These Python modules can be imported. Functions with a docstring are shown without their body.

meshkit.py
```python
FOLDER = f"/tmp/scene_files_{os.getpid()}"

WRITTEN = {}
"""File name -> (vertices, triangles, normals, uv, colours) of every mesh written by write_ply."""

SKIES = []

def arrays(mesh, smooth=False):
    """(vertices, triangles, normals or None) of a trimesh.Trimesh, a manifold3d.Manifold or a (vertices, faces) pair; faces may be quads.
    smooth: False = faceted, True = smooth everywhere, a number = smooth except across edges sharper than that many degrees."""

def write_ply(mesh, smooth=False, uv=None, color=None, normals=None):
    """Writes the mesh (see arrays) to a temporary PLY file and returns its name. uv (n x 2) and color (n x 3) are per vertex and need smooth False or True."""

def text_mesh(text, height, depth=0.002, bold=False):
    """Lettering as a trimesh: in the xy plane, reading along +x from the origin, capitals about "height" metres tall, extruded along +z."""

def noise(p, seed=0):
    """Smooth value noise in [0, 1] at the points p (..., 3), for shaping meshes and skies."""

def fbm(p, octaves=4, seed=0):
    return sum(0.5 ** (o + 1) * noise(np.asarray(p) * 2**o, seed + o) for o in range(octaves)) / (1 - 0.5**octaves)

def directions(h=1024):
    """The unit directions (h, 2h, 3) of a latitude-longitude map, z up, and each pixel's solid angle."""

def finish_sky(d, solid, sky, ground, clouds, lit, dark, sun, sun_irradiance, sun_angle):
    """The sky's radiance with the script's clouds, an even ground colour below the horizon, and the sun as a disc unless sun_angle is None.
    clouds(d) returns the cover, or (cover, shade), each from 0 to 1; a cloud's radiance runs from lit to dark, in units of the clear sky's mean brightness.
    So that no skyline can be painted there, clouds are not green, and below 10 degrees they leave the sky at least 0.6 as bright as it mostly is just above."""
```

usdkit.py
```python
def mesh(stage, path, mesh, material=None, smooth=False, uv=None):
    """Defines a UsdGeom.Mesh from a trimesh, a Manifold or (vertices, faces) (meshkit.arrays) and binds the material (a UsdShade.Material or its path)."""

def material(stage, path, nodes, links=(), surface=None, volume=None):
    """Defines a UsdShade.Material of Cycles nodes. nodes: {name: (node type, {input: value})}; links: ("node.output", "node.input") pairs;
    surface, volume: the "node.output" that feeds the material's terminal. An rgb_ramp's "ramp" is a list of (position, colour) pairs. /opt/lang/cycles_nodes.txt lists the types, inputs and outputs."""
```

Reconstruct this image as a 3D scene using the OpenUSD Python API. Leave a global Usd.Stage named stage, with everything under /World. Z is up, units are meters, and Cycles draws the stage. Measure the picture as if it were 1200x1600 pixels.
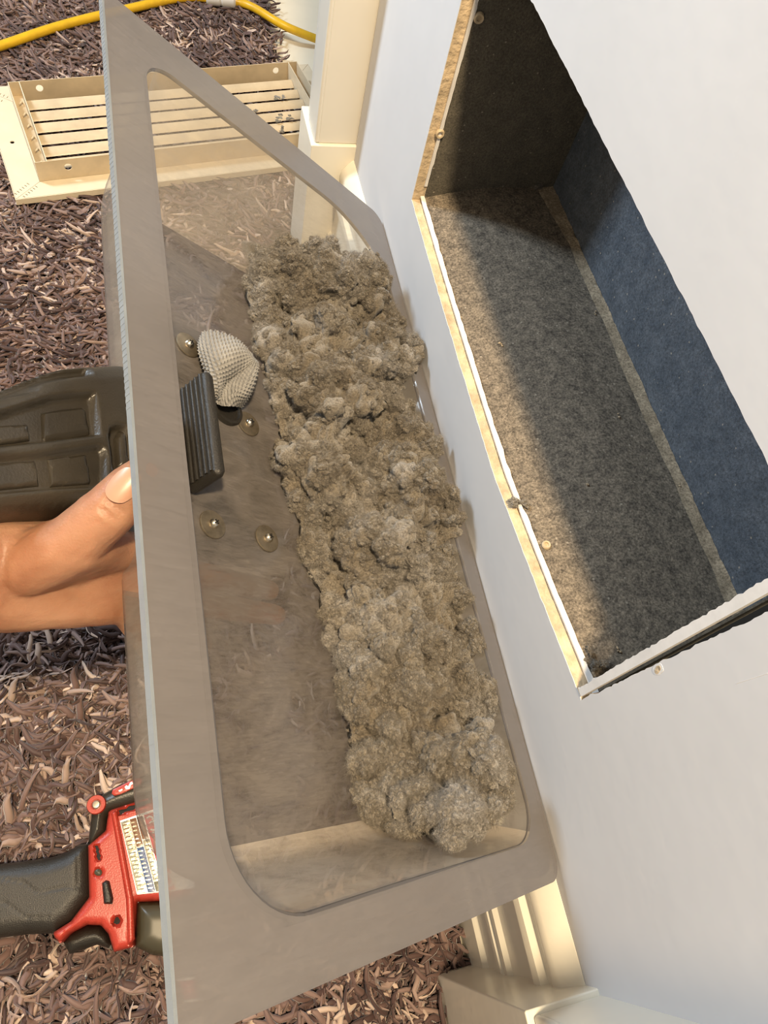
import math, random
import numpy as np, trimesh, manifold3d as m3, shapely
from shapely.geometry import Polygon, LineString, Point, box as sbox
from shapely import affinity
from scipy.spatial import cKDTree, Delaunay
import usdkit, meshkit
from pxr import Usd, UsdGeom, UsdLux, UsdShade, Gf, Sdf, Vt

stage = Usd.Stage.CreateInMemory()
UsdGeom.Xform.Define(stage, '/World')
UsdGeom.Scope.Define(stage, '/World/Looks')
rng = np.random.default_rng(7); random.seed(7)

# ------------------------------------------------------------------ camera (a phone held above the floor, beside the wall)
FPX, CZ, DW = 1110.0, 0.84, 0.245           # focal length in pixels of a 1200x1600 frame, height of the lens, distance to the wall
_N = np.array([365 - 600, 1390 - 800, FPX]); _V = np.array([60 - 600, -1500 - 800, FPX])
_d = _N / np.linalg.norm(_N); _y = _V - _d * (_V @ _d); _y /= np.linalg.norm(_y)
ROT = np.array([np.cross(_y, -_d), _y, -_d])   # camera (x right, y down, z forward) -> world
EYE = np.array([0, 0, CZ])
cam = UsdGeom.Camera.Define(stage, '/World/camera')
_r, _dn, _f = ROT[:, 0], ROT[:, 1], ROT[:, 2]
cam.AddTransformOp().Set(Gf.Matrix4d(*[float(x) for x in (*_r, 0, *(-_dn), 0, *(-_f), 0, *EYE, 1)]))
cam.CreateHorizontalApertureAttr(36.0); cam.CreateVerticalApertureAttr(48.0)
cam.CreateFocalLengthAttr(36.0 * FPX / 1200); cam.CreateClippingRangeAttr(Gf.Vec2f(0.02, 100))
cam.CreateExposureAttr(0.1)

# ------------------------------------------------------------------ light: pale room light, a ceiling lamp, a window
dome = UsdLux.DomeLight.Define(stage, '/World/room_light'); dome.CreateColorAttr(Gf.Vec3f(1.0, 0.90, 0.77)); dome.CreateIntensityAttr(0.13)
lamp = UsdLux.SphereLight.Define(stage, '/World/ceiling_lamp'); lamp.CreateRadiusAttr(0.06); lamp.CreateColorAttr(Gf.Vec3f(1.0, 0.78, 0.50)); lamp.CreateIntensityAttr(1400.0)
lamp.AddTranslateOp().Set(Gf.Vec3d(0.02, -0.21, CZ + 1.25))
win = UsdLux.RectLight.Define(stage, '/World/window_light'); win.CreateWidthAttr(0.22); win.CreateHeightAttr(0.36); win.CreateColorAttr(Gf.Vec3f(0.70, 0.85, 1.0)); win.CreateIntensityAttr(106.0)
_wp = np.array([0.245, 0.45, 0.5]) + 1.75 * np.array([-0.66, 0.56, 0.50])
_z = _wp - np.array([0.245, 0.45, 0.5]); _z /= np.linalg.norm(_z); _x = np.cross([0, 0, 1], _z); _x /= np.linalg.norm(_x); _yy = np.cross(_z, _x)
win.AddTransformOp().Set(Gf.Matrix4d(*[float(v) for v in (*_x, 0, *_yy, 0, *_z, 0, *_wp, 1)]))

# ------------------------------------------------------------------ measuring helpers
def ray(px, py): return ROT @ np.array([px - 600, py - 800, FPX])
def at_range(px, py, r): v = ray(px, py); return EYE + v / np.linalg.norm(v) * r
def at_z(px, py, z): v = ray(px, py); return EYE + v * ((z - CZ) / v[2])
def at_x(px, py, x): v = ray(px, py); return EYE + v * (x / v[0])
# the tray's own frame: s along its long side, t from the raised rim down to the wall, w below the rim
S0 = 0.875
TU = np.array([0.0, 0.9996, 0.028]); TE = np.array([0.772, 0.018, -0.635]); TE -= TU * (TU @ TE); TE /= np.linalg.norm(TE)
TN = np.cross(TU, TE); TN = TN if TN[2] > 0 else -TN
TO = np.array([-0.031, -0.058, -0.407]) * S0 + EYE
def T(s, t, w=0.0):
    s, t, w = np.broadcast_arrays(np.asarray(s, float), t, w)
    return TO + s[..., None] * TU + t[..., None] * TE - w[..., None] * TN
def to_tray(p): q = np.asarray(p) - TO; return np.stack([q @ TU, q @ TE, -(q @ TN)], -1)
def on_tray(px, py, w):
    v = ray(px, py); k = ((TO - TN * w - EYE) @ TN) / (v @ TN); return to_tray(EYE + v * k)

# ------------------------------------------------------------------ scene helpers
used, BASE = {}, {}
def numbered(parent, name):
    k = (parent, name); n = used.get(k, -1) + 1; used[k] = n
    return name if n == 0 else f'{name}_{n:03d}'
def put(prim, label=None, category=None, group=None, kind=None):
    for k, v in (('label', label), ('category', category), ('group', group), ('kind', kind)):
        if v: prim.SetCustomDataByKey(k, v)
    return prim
def thing(name, base, label=None, category=None, group=None, kind=None):
    path = '/World/' + numbered('/World', name); base = np.asarray(base, float)
    x = UsdGeom.Xform.Define(stage, path); x.AddTranslateOp().Set(Gf.Vec3d(*map(float, base))); BASE[path] = base
    put(x.GetPrim(), label, category, group, kind); return path
def obj(name, mesh, mat, parent='/World', smooth=30, label=None, category=None, group=None, kind=None):
    v, f, n = meshkit.arrays(mesh, smooth)
    path = parent + '/' + numbered(parent, name); base = BASE.get(parent, np.zeros(3)); BASE[path] = base
    m = UsdGeom.Mesh.Define(stage, path)
    if parent == '/World': pass
    m.CreatePointsAttr(Vt.Vec3fArray.FromNumpy((v - base).astype(np.float32)))
    m.CreateFaceVertexCountsAttr(Vt.IntArray.FromNumpy(np.full(len(f), 3, np.int32)))
    m.CreateFaceVertexIndicesAttr(Vt.IntArray.FromNumpy(f.astype(np.int32).ravel())); m.CreateSubdivisionSchemeAttr('none')
    if n is not None:
        m.CreateNormalsAttr(Vt.Vec3fArray.FromNumpy(n.astype(np.float32))); m.SetNormalsInterpolation('vertex')
    UsdShade.MaterialBindingAPI.Apply(m.GetPrim()).Bind(mat)
    put(m.GetPrim(), label, category, group, kind); return path
def bx(x0, x1, y0, y1, z0, z1, r=0.0):
    if r <= 0:
        m = trimesh.creation.box([x1 - x0, y1 - y0, z1 - z0]); m.apply_translation([(x0 + x1) / 2, (y0 + y1) / 2, (z0 + z1) / 2]); return m
    s = [m3.Manifold.sphere(r, 8).translate((x, y, z)) for x in (x0 + r, x1 - r) for y in (y0 + r, y1 - r) for z in (z0 + r, z1 - r)]
    return tm(m3.Manifold.batch_hull(s))
def tm(man):
    q = man.to_mesh(); return trimesh.Trimesh(q.vert_properties[:, :3], q.tri_verts, process=False)
def cat(*ms): return trimesh.util.concatenate([m for m in ms])
def frame(mesh, o, a, b, c):
    """Places a mesh given in local (x, y, z) at o + x a + y b + z c."""
    v = np.asarray(mesh.vertices); o, a, b, c = map(np.asarray, (o, a, b, c))
    f = mesh.faces if np.dot(np.cross(a, b), c) > 0 else mesh.faces[:, ::-1]
    return trimesh.Trimesh(o + v[:, :1] * a + v[:, 1:2] * b + v[:, 2:] * c, f, process=False)
def in_tray(mesh): return frame(mesh, TO, TU, TE, -TN)
def extr(poly, h, z0=0.0):
    ps = getattr(poly, 'geoms', [poly]); m = cat(*[trimesh.creation.extrude_polygon(p, h, engine='earcut') for p in ps]); m.apply_translation([0, 0, z0]); return m
def tube(pts, rad, n=10, closed=False, caps=True):
    p = np.asarray(pts, float); k = len(p); rad = np.broadcast_to(rad, k)
    tan = (np.roll(p, -1, 0) - np.roll(p, 1, 0)) if closed else np.gradient(p, axis=0)
    tan /= np.linalg.norm(tan, axis=1, keepdims=True) + 1e-12
    ref = np.array([0, 0, 1.0]) if abs(tan[0][2]) < .9 else np.array([1.0, 0, 0]); nn = []
    u = np.cross(tan[0], ref); u /= np.linalg.norm(u)
    for i in range(k):
        u = u - tan[i] * (u @ tan[i]); u /= np.linalg.norm(u); nn.append(u.copy())
    nn = np.array(nn); bb = np.cross(tan, nn); a = np.linspace(0, 2 * np.pi, n, endpoint=False)
    v = p[:, None] + rad[:, None, None] * (np.cos(a)[None, :, None] * nn[:, None] + np.sin(a)[None, :, None] * bb[:, None])
    f = []
    kk = k if closed else k - 1
    for i in range(kk):
        j = (i + 1) % k
        for q in range(n):
            r = (q + 1) % n; f += [[i * n + q, i * n + r, j * n + r], [i * n + q, j * n + r, j * n + q]]
    v = v.reshape(-1, 3)
    if not closed and caps:
        v = np.vstack([v, p[0], p[-1]])
        for q in range(n):
            r = (q + 1) % n; f += [[k * n, r, q], [k * n + 1, (k - 1) * n + q, (k - 1) * n + r]]
    return trimesh.Trimesh(v, f, process=False)
def smoothline(p, n):
    p = np.asarray(p, float); t = np.r_[0, np.cumsum(np.linalg.norm(np.diff(p, axis=0), axis=1))]
    from scipy.interpolate import CubicSpline
    return CubicSpline(t, p)(np.linspace(0, t[-1], n))
def pillow(poly, zb, zt, r, step=0.002, recess=(), slope=0.002):
    """A solid over a 2-D outline with a rounded shoulder of radius r; recess: (polygon, depth) pressed into its top."""
    poly = poly.simplify(step * .15); per = poly.exterior.length; n = int(per / step)
    edge = np.array([poly.exterior.interpolate(i * per / n).coords[0] for i in range(n)])
    x0, y0, x1, y1 = poly.bounds; gx, gy = np.meshgrid(np.arange(x0, x1, step), np.arange(y0, y1, step))
    g = np.c_[gx.ravel(), gy.ravel()]; g[:, 0] += (np.arange(len(g)) // gx.shape[1] % 2) * step / 2
    d = shapely.distance(shapely.points(g), poly.exterior); g = g[shapely.contains_xy(poly, g) & (d > step * .6)]
    p = np.vstack([edge, g]); tri = Delaunay(p).simplices
    c = p[tri].mean(1); tri = tri[shapely.contains_xy(poly, c)]
    a = p[tri]; ar = np.cross(a[:, 1] - a[:, 0], a[:, 2] - a[:, 0]); tri = tri[np.abs(ar) > 1e-12]; ar = ar[np.abs(ar) > 1e-12]; tri[ar < 0] = tri[ar < 0][:, ::-1]
    d = np.minimum(shapely.distance(shapely.points(p), poly.exterior), r)
    z = zt - r + r * np.sqrt(np.maximum(1 - (1 - d / r) ** 2, 0))
    for q, dep in recess:
        inside = shapely.contains_xy(q, p); dd = shapely.distance(shapely.points(p), q.exterior) * np.where(inside, 1, -1)
        k = np.clip(dd / slope + .5, 0, 1); z = z - dep * k * k * (3 - 2 * k)
    N = len(p); v = np.vstack([np.c_[p, z], np.c_[p, np.full(N, zb)]])
    e = np.arange(n); e2 = (e + 1) % n
    ccw = Polygon(edge).exterior.is_ccw
    side = np.vstack([np.c_[e, e + N, e2 + N], np.c_[e, e2 + N, e2]]); side = side if ccw else side[:, ::-1]
    return trimesh.Trimesh(v, np.vstack([tri, tri[:, ::-1] + N, side]), process=False)
def lathe(profile, n=32):
    m = trimesh.creation.revolve(np.asarray(profile, float), sections=n); m.fix_normals(); return m

# ------------------------------------------------------------------ materials
def mat(name, nodes, links=(), surface='p.BSDF'): return usdkit.material(stage, '/World/Looks/' + name, nodes, links, surface=surface)
def plain(name, c, rough=.5, metal=0.0, bump=0.0, bscale=200.0, var=0.0, vscale=20.0, spec=.5, coat=0.0):
    nodes = {'p': ('principled_bsdf', {'base_color': c, 'roughness': rough, 'metallic': metal, 'specular_ior_level': spec, 'coat_weight': coat}), 'g': ('geometry', {})}
    links = []
    if var:
        nodes['n'] = ('noise_texture', {'scale': vscale, 'detail': 5.0, 'roughness': .6})
        nodes['r'] = ('rgb_ramp', {'ramp': [(.3, tuple(x * (1 - var) for x in c)), (.7, tuple(min(1, x * (1 + var)) for x in c))]})
        links += [('g.position', 'n.vector'), ('n.fac', 'r.fac'), ('r.color', 'p.base_color')]
    else: nodes['p'][1]['base_color'] = c
    if bump:
        nodes['bn'] = ('noise_texture', {'scale': bscale, 'detail': 3.0}); nodes['b'] = ('bump', {'strength': 1.0, 'distance': bump})
        links += [('g.position', 'bn.vector'), ('bn.fac', 'b.height'), ('b.normal', 'p.normal')]
    return mat(name, nodes, links)
M = {}
M['wall'] = plain('wall_paint', (.70, .695, .70), .55, bump=.00018, bscale=70, var=.03, vscale=9)
M['trim'] = plain('trim_paint', (.80, .75, .63), .28, var=.03, vscale=14, bump=.0003, bscale=60)
M['trim_wall'] = plain('casing_paint', (.72, .68, .59), .35, var=.02, vscale=10)
M['threshold'] = plain('threshold_paint', (.82, .75, .60), .4, var=.04, vscale=12)
M['gypsum'] = plain('gypsum_core', (.60, .47, .31), .95, bump=.002, bscale=160, var=.3, vscale=60)
M['white_metal'] = plain('white_flange', (.82, .80, .78), .4, var=.08, vscale=60)
M['gap_shade'] = plain('painted_gap_shade', (.02, .018, .015), .9)  # near-black colour painted for the shade behind the cut edge
M['rug_base'] = plain('rug_backing', (.035, .02, .02), .95)
M['cream_metal'] = plain('cream_enamel', (.56, .45, .30), .42, var=.14, vscale=25)
M['cream_light'] = plain('cream_enamel_clean', (.68, .58, .42), .4, var=.06, vscale=30)
M['yellow'] = plain('yellow_cable', (.66, .40, .012), .38, var=.12, vscale=40)
M['grey_plastic'] = plain('grey_plastic', (.55, .53, .50), .5)
M['black_rubber'] = plain('black_rubber', (.021, .018, .014), .45, bump=.0004, bscale=900, var=.25, vscale=25)
M['black_tool'] = plain('black_tool_body', (.030, .025, .018), .36, bump=.0002, bscale=700, var=.3, vscale=18)
M['red_tool'] = plain('red_tool_body', (.40, .038, .022), .38, bump=.0002, bscale=700, var=.08, vscale=30)
M['hole'] = plain('black_hole', (.008, .007, .006), .8)
M['label_red'] = plain('label_red', (.62, .05, .06), .3)
M['label_white'] = plain('label_white', (.85, .83, .78), .3)
M['label_blue'] = plain('label_blue', (.05, .09, .2), .3)
M['label_brown'] = plain('label_brown', (.16, .07, .03), .3)
M['label_olive'] = plain('label_olive', (.15, .14, .09), .3)
M['label_silver'] = plain('label_silver', (.75, .68, .5), .22, metal=.8, bump=.0006, bscale=160)
M['olive'] = plain('gear_case', (.055, .048, .028), .38, var=.2, vscale=30)
M['score'] = plain('score_mark', (.38, .36, .33), .8)
M['steel'] = plain('screw_steel', (.62, .56, .46), .28, metal=1.0)
M['washer'] = plain('washer_steel', (.30, .25, .18), .42, metal=.85, var=.25, vscale=120)
M['nail'] = plain('nail', (.42, .235, .16), .35)
M['shaft'] = plain('black_steel', (.03, .03, .03), .4)
M['clip_pink'] = plain('pink_foam', (.5, .3, .28), .7)

# shag yarn: every strand its own tone
M['yarn'] = mat('shag_yarn', {'g': ('geometry', {}), 'o': ('object_info', {}), 'a': ('math', {'math_type': 'add'}), 'fr': ('math', {'math_type': 'fraction'}),
    'r': ('rgb_ramp', {'ramp': [(0, (.050, .026, .024)), (.32, (.098, .055, .048)), (.64, (.17, .104, .089)), (.86, (.28, .19, .16)), (1, (.56, .43, .35))]}),
    'p': ('principled_bsdf', {'roughness': .62, 'sheen_weight': .3, 'sheen_roughness': .4})},
    [('g.random_per_island', 'a.value1'), ('o.random', 'a.value2'), ('a.value', 'fr.value1'), ('fr.value', 'r.fac'), ('r.color', 'p.base_color')])
# lint: grey-brown fluff, colour wandering slowly between grey and tan
M['lint'] = mat('lint', {'g': ('geometry', {}), 'n': ('noise_texture', {'scale': 16.0, 'detail': 4.0, 'roughness': .6}), 'n2': ('noise_texture', {'scale': 620.0, 'detail': 4.0, 'roughness': .7}),
    'r': ('rgb_ramp', {'ramp': [(.3, (.168, .138, .100)), (.5, (.215, .186, .145)), (.66, (.29, .270, .246))]}),
    'r2': ('rgb_ramp', {'ramp': [(.32, (.42, .41, .40)), (.68, (1.42, 1.42, 1.42))]}), 'm': ('mix_color', {'blend_type': 'multiply', 'fac': 1.0}),
    'b': ('bump', {'strength': 1.0, 'distance': .0016}), 'p': ('principled_bsdf', {'roughness': 1.0, 'specular_ior_level': .05, 'sheen_weight': .35, 'sheen_roughness': .5})},
    [('g.position', 'n.vector'), ('g.position', 'n2.vector'), ('n.fac', 'r.fac'), ('n2.fac', 'r2.fac'), ('r.color', 'm.a'), ('r2.color', 'm.b'), ('m.result', 'p.base_color'), ('n2.fac', 'b.height'), ('b.normal', 'p.normal')])
# dusty sheet metal of the duct
def dusty(name, dark, dust, lo, hi, rough, spec=.5, scale=60.0, metal=0.0):
    return mat(name, {'g': ('geometry', {}), 'n': ('noise_texture', {'scale': scale, 'detail': 8.0, 'roughness': .68}), 'n2': ('noise_texture', {'scale': 520.0, 'detail': 4.0, 'roughness': .75}),
        'sp': ('voronoi_texture', {'scale': 95.0}), 'sr': ('rgb_ramp', {'ramp': [(0, (1, 1, 1)), (.075, (1, 1, 1)), (.095, (0, 0, 0)), (1, (0, 0, 0))]}),
        'r': ('rgb_ramp', {'ramp': [(lo, dark), (hi, dust)]}), 'mx': ('mix_color', {'blend_type': 'mix', 'b': (.55, .48, .38)}), 'k': ('math', {'math_type': 'multiply', 'value2': .5}),
        'gr': ('rgb_ramp', {'ramp': [(.30, (.45, .45, .45)), (.70, (1.55, 1.55, 1.55))]}), 'm': ('mix_color', {'blend_type': 'multiply', 'fac': 1.0}),
        'b': ('bump', {'strength': 1.0, 'distance': .0006}), 'p': ('principled_bsdf', {'roughness': rough, 'specular_ior_level': spec, 'metallic': metal})},
        [('g.position', 'n.vector'), ('g.position', 'n2.vector'), ('g.position', 'sp.vector'), ('n.fac', 'r.fac'), ('n2.fac', 'gr.fac'), ('r.color', 'm.a'), ('gr.color', 'm.b'),
         ('sp.distance', 'sr.fac'), ('sr.color', 'k.value1'), ('k.value', 'mx.fac'), ('m.result', 'mx.a'), ('mx.result', 'p.base_color'), ('n2.fac', 'b.height'), ('b.normal', 'p.normal')])
M['duct_floor'] = dusty('duct_floor_dust', (.095, .080, .064), (.31, .255, .19), .30, .76, .9, .2, 130.0)
M['duct_lip'] = dusty('duct_lip_dust', (.42, .34, .23), (.60, .50, .35), .3, .7, .9, .2)
M['duct_back'] = dusty('duct_back_window_tint', (.070, .088, .112), (.15, .17, .195), .35, .8, .45, .6, 70.0)  # blue of the window reflection mixed into the metal colour
M['drift'] = dusty('duct_drift_dust', (.24, .19, .13), (.46, .37, .26), .3, .7, .95, .1)
M['duct_side'] = dusty('duct_side_metal', (.10, .09, .07), (.17, .15, .115), .35, .75, .6, .4)
# clear plastic: glassy sheet with a veil of scratches and dust; veil = share of the light it scatters
def plastic(name, veil, lo, hi, tint, scale=9.0, stretch=(1, 1, 1), rough=.16, gloss=1.0):
    return mat(name, {'g': ('geometry', {}), 'mp': ('mapping', {'scale': stretch, 'rotation': (0.3, 0.7, 0.5)}), 'n': ('noise_texture', {'scale': scale, 'detail': 7.0, 'roughness': .66, 'distortion': .8}),
        'mp2': ('mapping', {'scale': (1, 9, 2), 'rotation': (0.2, 0.5, -.7)}), 'n2': ('noise_texture', {'scale': scale * 4.0, 'detail': 4.0, 'roughness': .7, 'distortion': .3}), 'ad': ('math', {'math_type': 'multiply_add', 'value2': .55, 'value3': -.275}), 'sm': ('math', {'math_type': 'add'}),
        'mr': ('map_range', {'from_min': .32, 'from_max': .68, 'to_min': lo, 'to_max': hi, 'clamp': True}),
        't': ('transparent_bsdf', {'color': (.97, .97, .96)}), 'df': ('diffuse_bsdf', {'color': veil}), 'tl': ('translucent_bsdf', {'color': veil}), 'vm': ('mix_closure', {'fac': .22}),
        'm': ('mix_closure', {}), 'gl': ('glossy_bsdf', {'roughness': rough, 'color': tint}), 'fr': ('layer_weight', {'blend': .5}), 'fp': ('math', {'math_type': 'power', 'value2': 4.0}), 'fg': ('math', {'math_type': 'multiply_add', 'value2': .75 * gloss, 'value3': .035 * gloss}), 'o': ('mix_closure', {})},
        [('g.position', 'mp.vector'), ('mp.vector', 'n.vector'), ('g.position', 'mp2.vector'), ('mp2.vector', 'n2.vector'), ('n2.fac', 'ad.value1'), ('n.fac', 'sm.value1'), ('ad.value', 'sm.value2'), ('sm.value', 'mr.value'),
         ('df.BSDF', 'vm.closure1'), ('tl.BSDF', 'vm.closure2'), ('t.BSDF', 'm.closure1'), ('vm.closure', 'm.closure2'), ('mr.result', 'm.fac'),
         ('m.closure', 'o.closure1'), ('gl.BSDF', 'o.closure2'), ('fr.facing', 'fp.value1'), ('fp.value', 'fg.value1'), ('fg.value', 'o.fac')], surface='o.closure')
M['pan_floor'] = plastic('pan_floor_plastic', (.205, .182, .165), .20, .88, (1, 1, 1), 17.0, (1, 1.8, 1.2))
M['pan_far'] = plastic('pan_far_plastic', (.40, .36, .31), .34, .66, (1, 1, 1), 9.0)
M['pan_wall'] = plastic('pan_wall_plastic', (.40, .36, .33), .10, .32, (1, 1, 1), 10.0)
M['pan_near'] = plastic('pan_near_plastic', (.46, .40, .33), .5, .88, (1, 1, 1), 11.0)
M['flange'] = plastic('flange_plastic', (.222, .206, .206), .66, .90, (1, 1, 1), 6.0, rough=.3)
M['bead'] = plastic('fold_painted_dark', (.14, .13, .13), .7, .9, (1, 1, 1), 20.0)  # dark tone painted in for the refraction at the bend of clear plastic
M['rim_edge'] = plastic('rim_edge_painted_light', (.30, .34, .385), .8, .95, (1, 1, 1), 60.0, rough=.25)  # lighter blue painted in for window light falling on the edge
# skin
M['skin'] = mat('skin', {'g': ('geometry', {}), 'n': ('noise_texture', {'scale': 30.0, 'detail': 4.0}), 'n2': ('noise_texture', {'scale': 700.0, 'detail': 3.0}), 'v': ('voronoi_texture', {'scale': 900.0, 'feature': 'distance_to_edge'}),
    'r': ('rgb_ramp', {'ramp': [(.32, (.25, .110, .060)), (.5, (.315, .155, .09)), (.68, (.37, .195, .12))]}), 'b': ('bump', {'strength': .6, 'distance': .0004}),
    'p': ('principled_bsdf', {'roughness': .48, 'subsurface_weight': .25, 'subsurface_scale': .006, 'specular_ior_level': .4})},
    [('g.position', 'n.vector'), ('g.position', 'n2.vector'), ('n.fac', 'r.fac'), ('r.color', 'p.base_color'), ('n2.fac', 'b.height'), ('b.normal', 'p.normal')])
# knitted rag
M['knit'] = plain('grey_knit', (.27, .262, .25), .9, var=.15, vscale=60, spec=.1)

# ================================================================== the setting
OY0, OY1 = 0.066, 0.581                        # the hole in the wall
OZ0, OZ1 = CZ - 1.872 * DW, CZ - 0.94 * DW
# the bottom of the opening sags: (y along the wall, drop in metres) of the plasterboard cut and of the metal edge behind it
def sag_cut(y): return np.interp(y, [.066, .10, .154, .194, .26, .338, .423, .50, .583], [.0045, .0085, .0160, .0205, .0275, .0265, .0245, .0215, .0165])
def sag_edge(y): return np.maximum(sag_cut(y) - .0022, 0)
def jag(p0, p1, n, amp, seed):
    r = np.random.default_rng(seed); t = np.linspace(0, 1, n)[:, None]; p = np.asarray(p0) * (1 - t) + np.asarray(p1) * t
    d = np.asarray(p1, float) - p0; nn = np.array([-d[1], d[0]]) / np.linalg.norm(d)
    a = r.normal(0, amp, n); a[::9] *= 1.8; a = .6 * a + .4 * np.roll(a, 1) + .8 * np.interp(np.arange(n), np.arange(0, n + 7, 7), r.normal(0, amp, len(np.arange(0, n + 7, 7)))); a[0] = a[-1] = 0
    return p + a[:, None] * nn
_bot = jag((OY0, OZ0), (OY1, OZ0), 160, .00035, 1); _bot[:, 1] -= sag_cut(_bot[:, 0])
hole = np.vstack([_bot[:-1], jag(tuple(_bot[-1]), (OY1 + .004, OZ1), 90, .00012, 2)[:-1],
                  jag((OY1 + .004, OZ1), (OY0 - .006, OZ1), 160, .00022, 3)[:-1], jag((OY0 - .006, OZ1), tuple(_bot[0]), 90, .00045, 4)[:-1]])
wp = Polygon([(-.125, 0), (.80, 0), (.80, 2.3), (-.125, 2.3)], [hole]).buffer(0)
wm = frame(extr(wp, .0005), (DW, 0, 0), (0, 1, 0), (0, 0, 1), (1, 0, 0))
wall = obj('wall_right', wm, M['wall'], smooth=False, kind='structure', label='pale blue-grey painted wall with a rough rectangular hole cut in it')
core = frame(extr(wp, .0125), (DW + .0005, 0, 0), (0, 1, 0), (0, 0, 1), (1, 0, 0))
obj('gypsum_core', core, M['gypsum'], wall, smooth=False, label='tan plasterboard core showing at the cut edge')
# wear on the wall: chipped paper by the near corner, a plug hole
for (py, pz, r, m_, nm) in [(.021, OZ0 - .012 + .0235, .0048, 'white_metal', 'torn_paper'), (.044, OZ0 + .004, .0030, 'white_metal', 'torn_paper')]: pass
p = at_x(1028, 1045, DW - .0006)
def blob2(cy, cz, ry, rz, seed, n=26):
    r = np.random.default_rng(seed); a = np.linspace(0, 2 * np.pi, n, endpoint=False); k = 1 + r.normal(0, .10, n); k = (k + np.roll(k, 1) + np.roll(k, -1)) / 3 + .18 * np.sin(2 * a + seed)
    return Polygon(np.c_[cy + ry * k * np.cos(a), cz + rz * k * np.sin(a)]).buffer(0)
def patch(px, py, ry, rz, m_, seed, nm, th=.0002):
    c = at_x(px, py, DW); b = blob2(c[1], c[2], ry, rz, seed); b = b if b.geom_type == 'Polygon' else max(b.geoms, key=lambda g: g.area)
    obj(nm, frame(extr(b, th), (DW - th, 0, 0), (0, 1, 0), (0, 0, 1), (1, 0, 0)), m_, wall, smooth=False)
patch(1028, 1046, .0034, .0046, M['white_metal'], 5, 'torn_paper')
patch(1028, 1046, .0019, .0030, M['gypsum'], 6, 'plug_hole', .0004)
obj('score_line', tube([at_x(1150, 1068, DW), at_x(1200, 1052, DW)], .00014, 6), M['white_metal'], wall)

floor = obj('floor', bx(-3, 3, -2.5, 4, -.05, 0), M['threshold'], smooth=False, kind='structure', label='cream painted floor bare in the doorways')

# baseboard: moulded profile swept along the wall
prof = [(0, 0), (-.021, 0), (-.021, .058), (-.019, .061), (-.0165, .064), (-.0165, .100), (-.0185, .103), (-.021, .106), (-.021, .112), (-.0175, .116), (-.0205, .121), (-.0205, .128), (-.0165, .133),
        (-.0150, .150), (-.0145, .182), (-.0165, .186), (-.0205, .190), (-.0215, .196), (-.0195, .203), (-.0135, .206), (-.0125, .212), (-.0150, .216), (-.0160, .223), (-.0140, .231), (-.0085, .238), (-.0040, .243), (-.0005, .246), (0, .246)]
def sweep_y(pr, y0, y1, x0):
    pg = Polygon([(x, z) for x, z in pr]); m = extr(pg, y1 - y0)
    return frame(m, (x0, y0, 0), (1, 0, 0), (0, 0, 1), (0, 1, 0))
obj('baseboard_right', sweep_y(prof, -.118, .800, DW - .0002), M['trim'], smooth=28, kind='structure', label='cream moulded baseboard along the foot of the wall')
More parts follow.
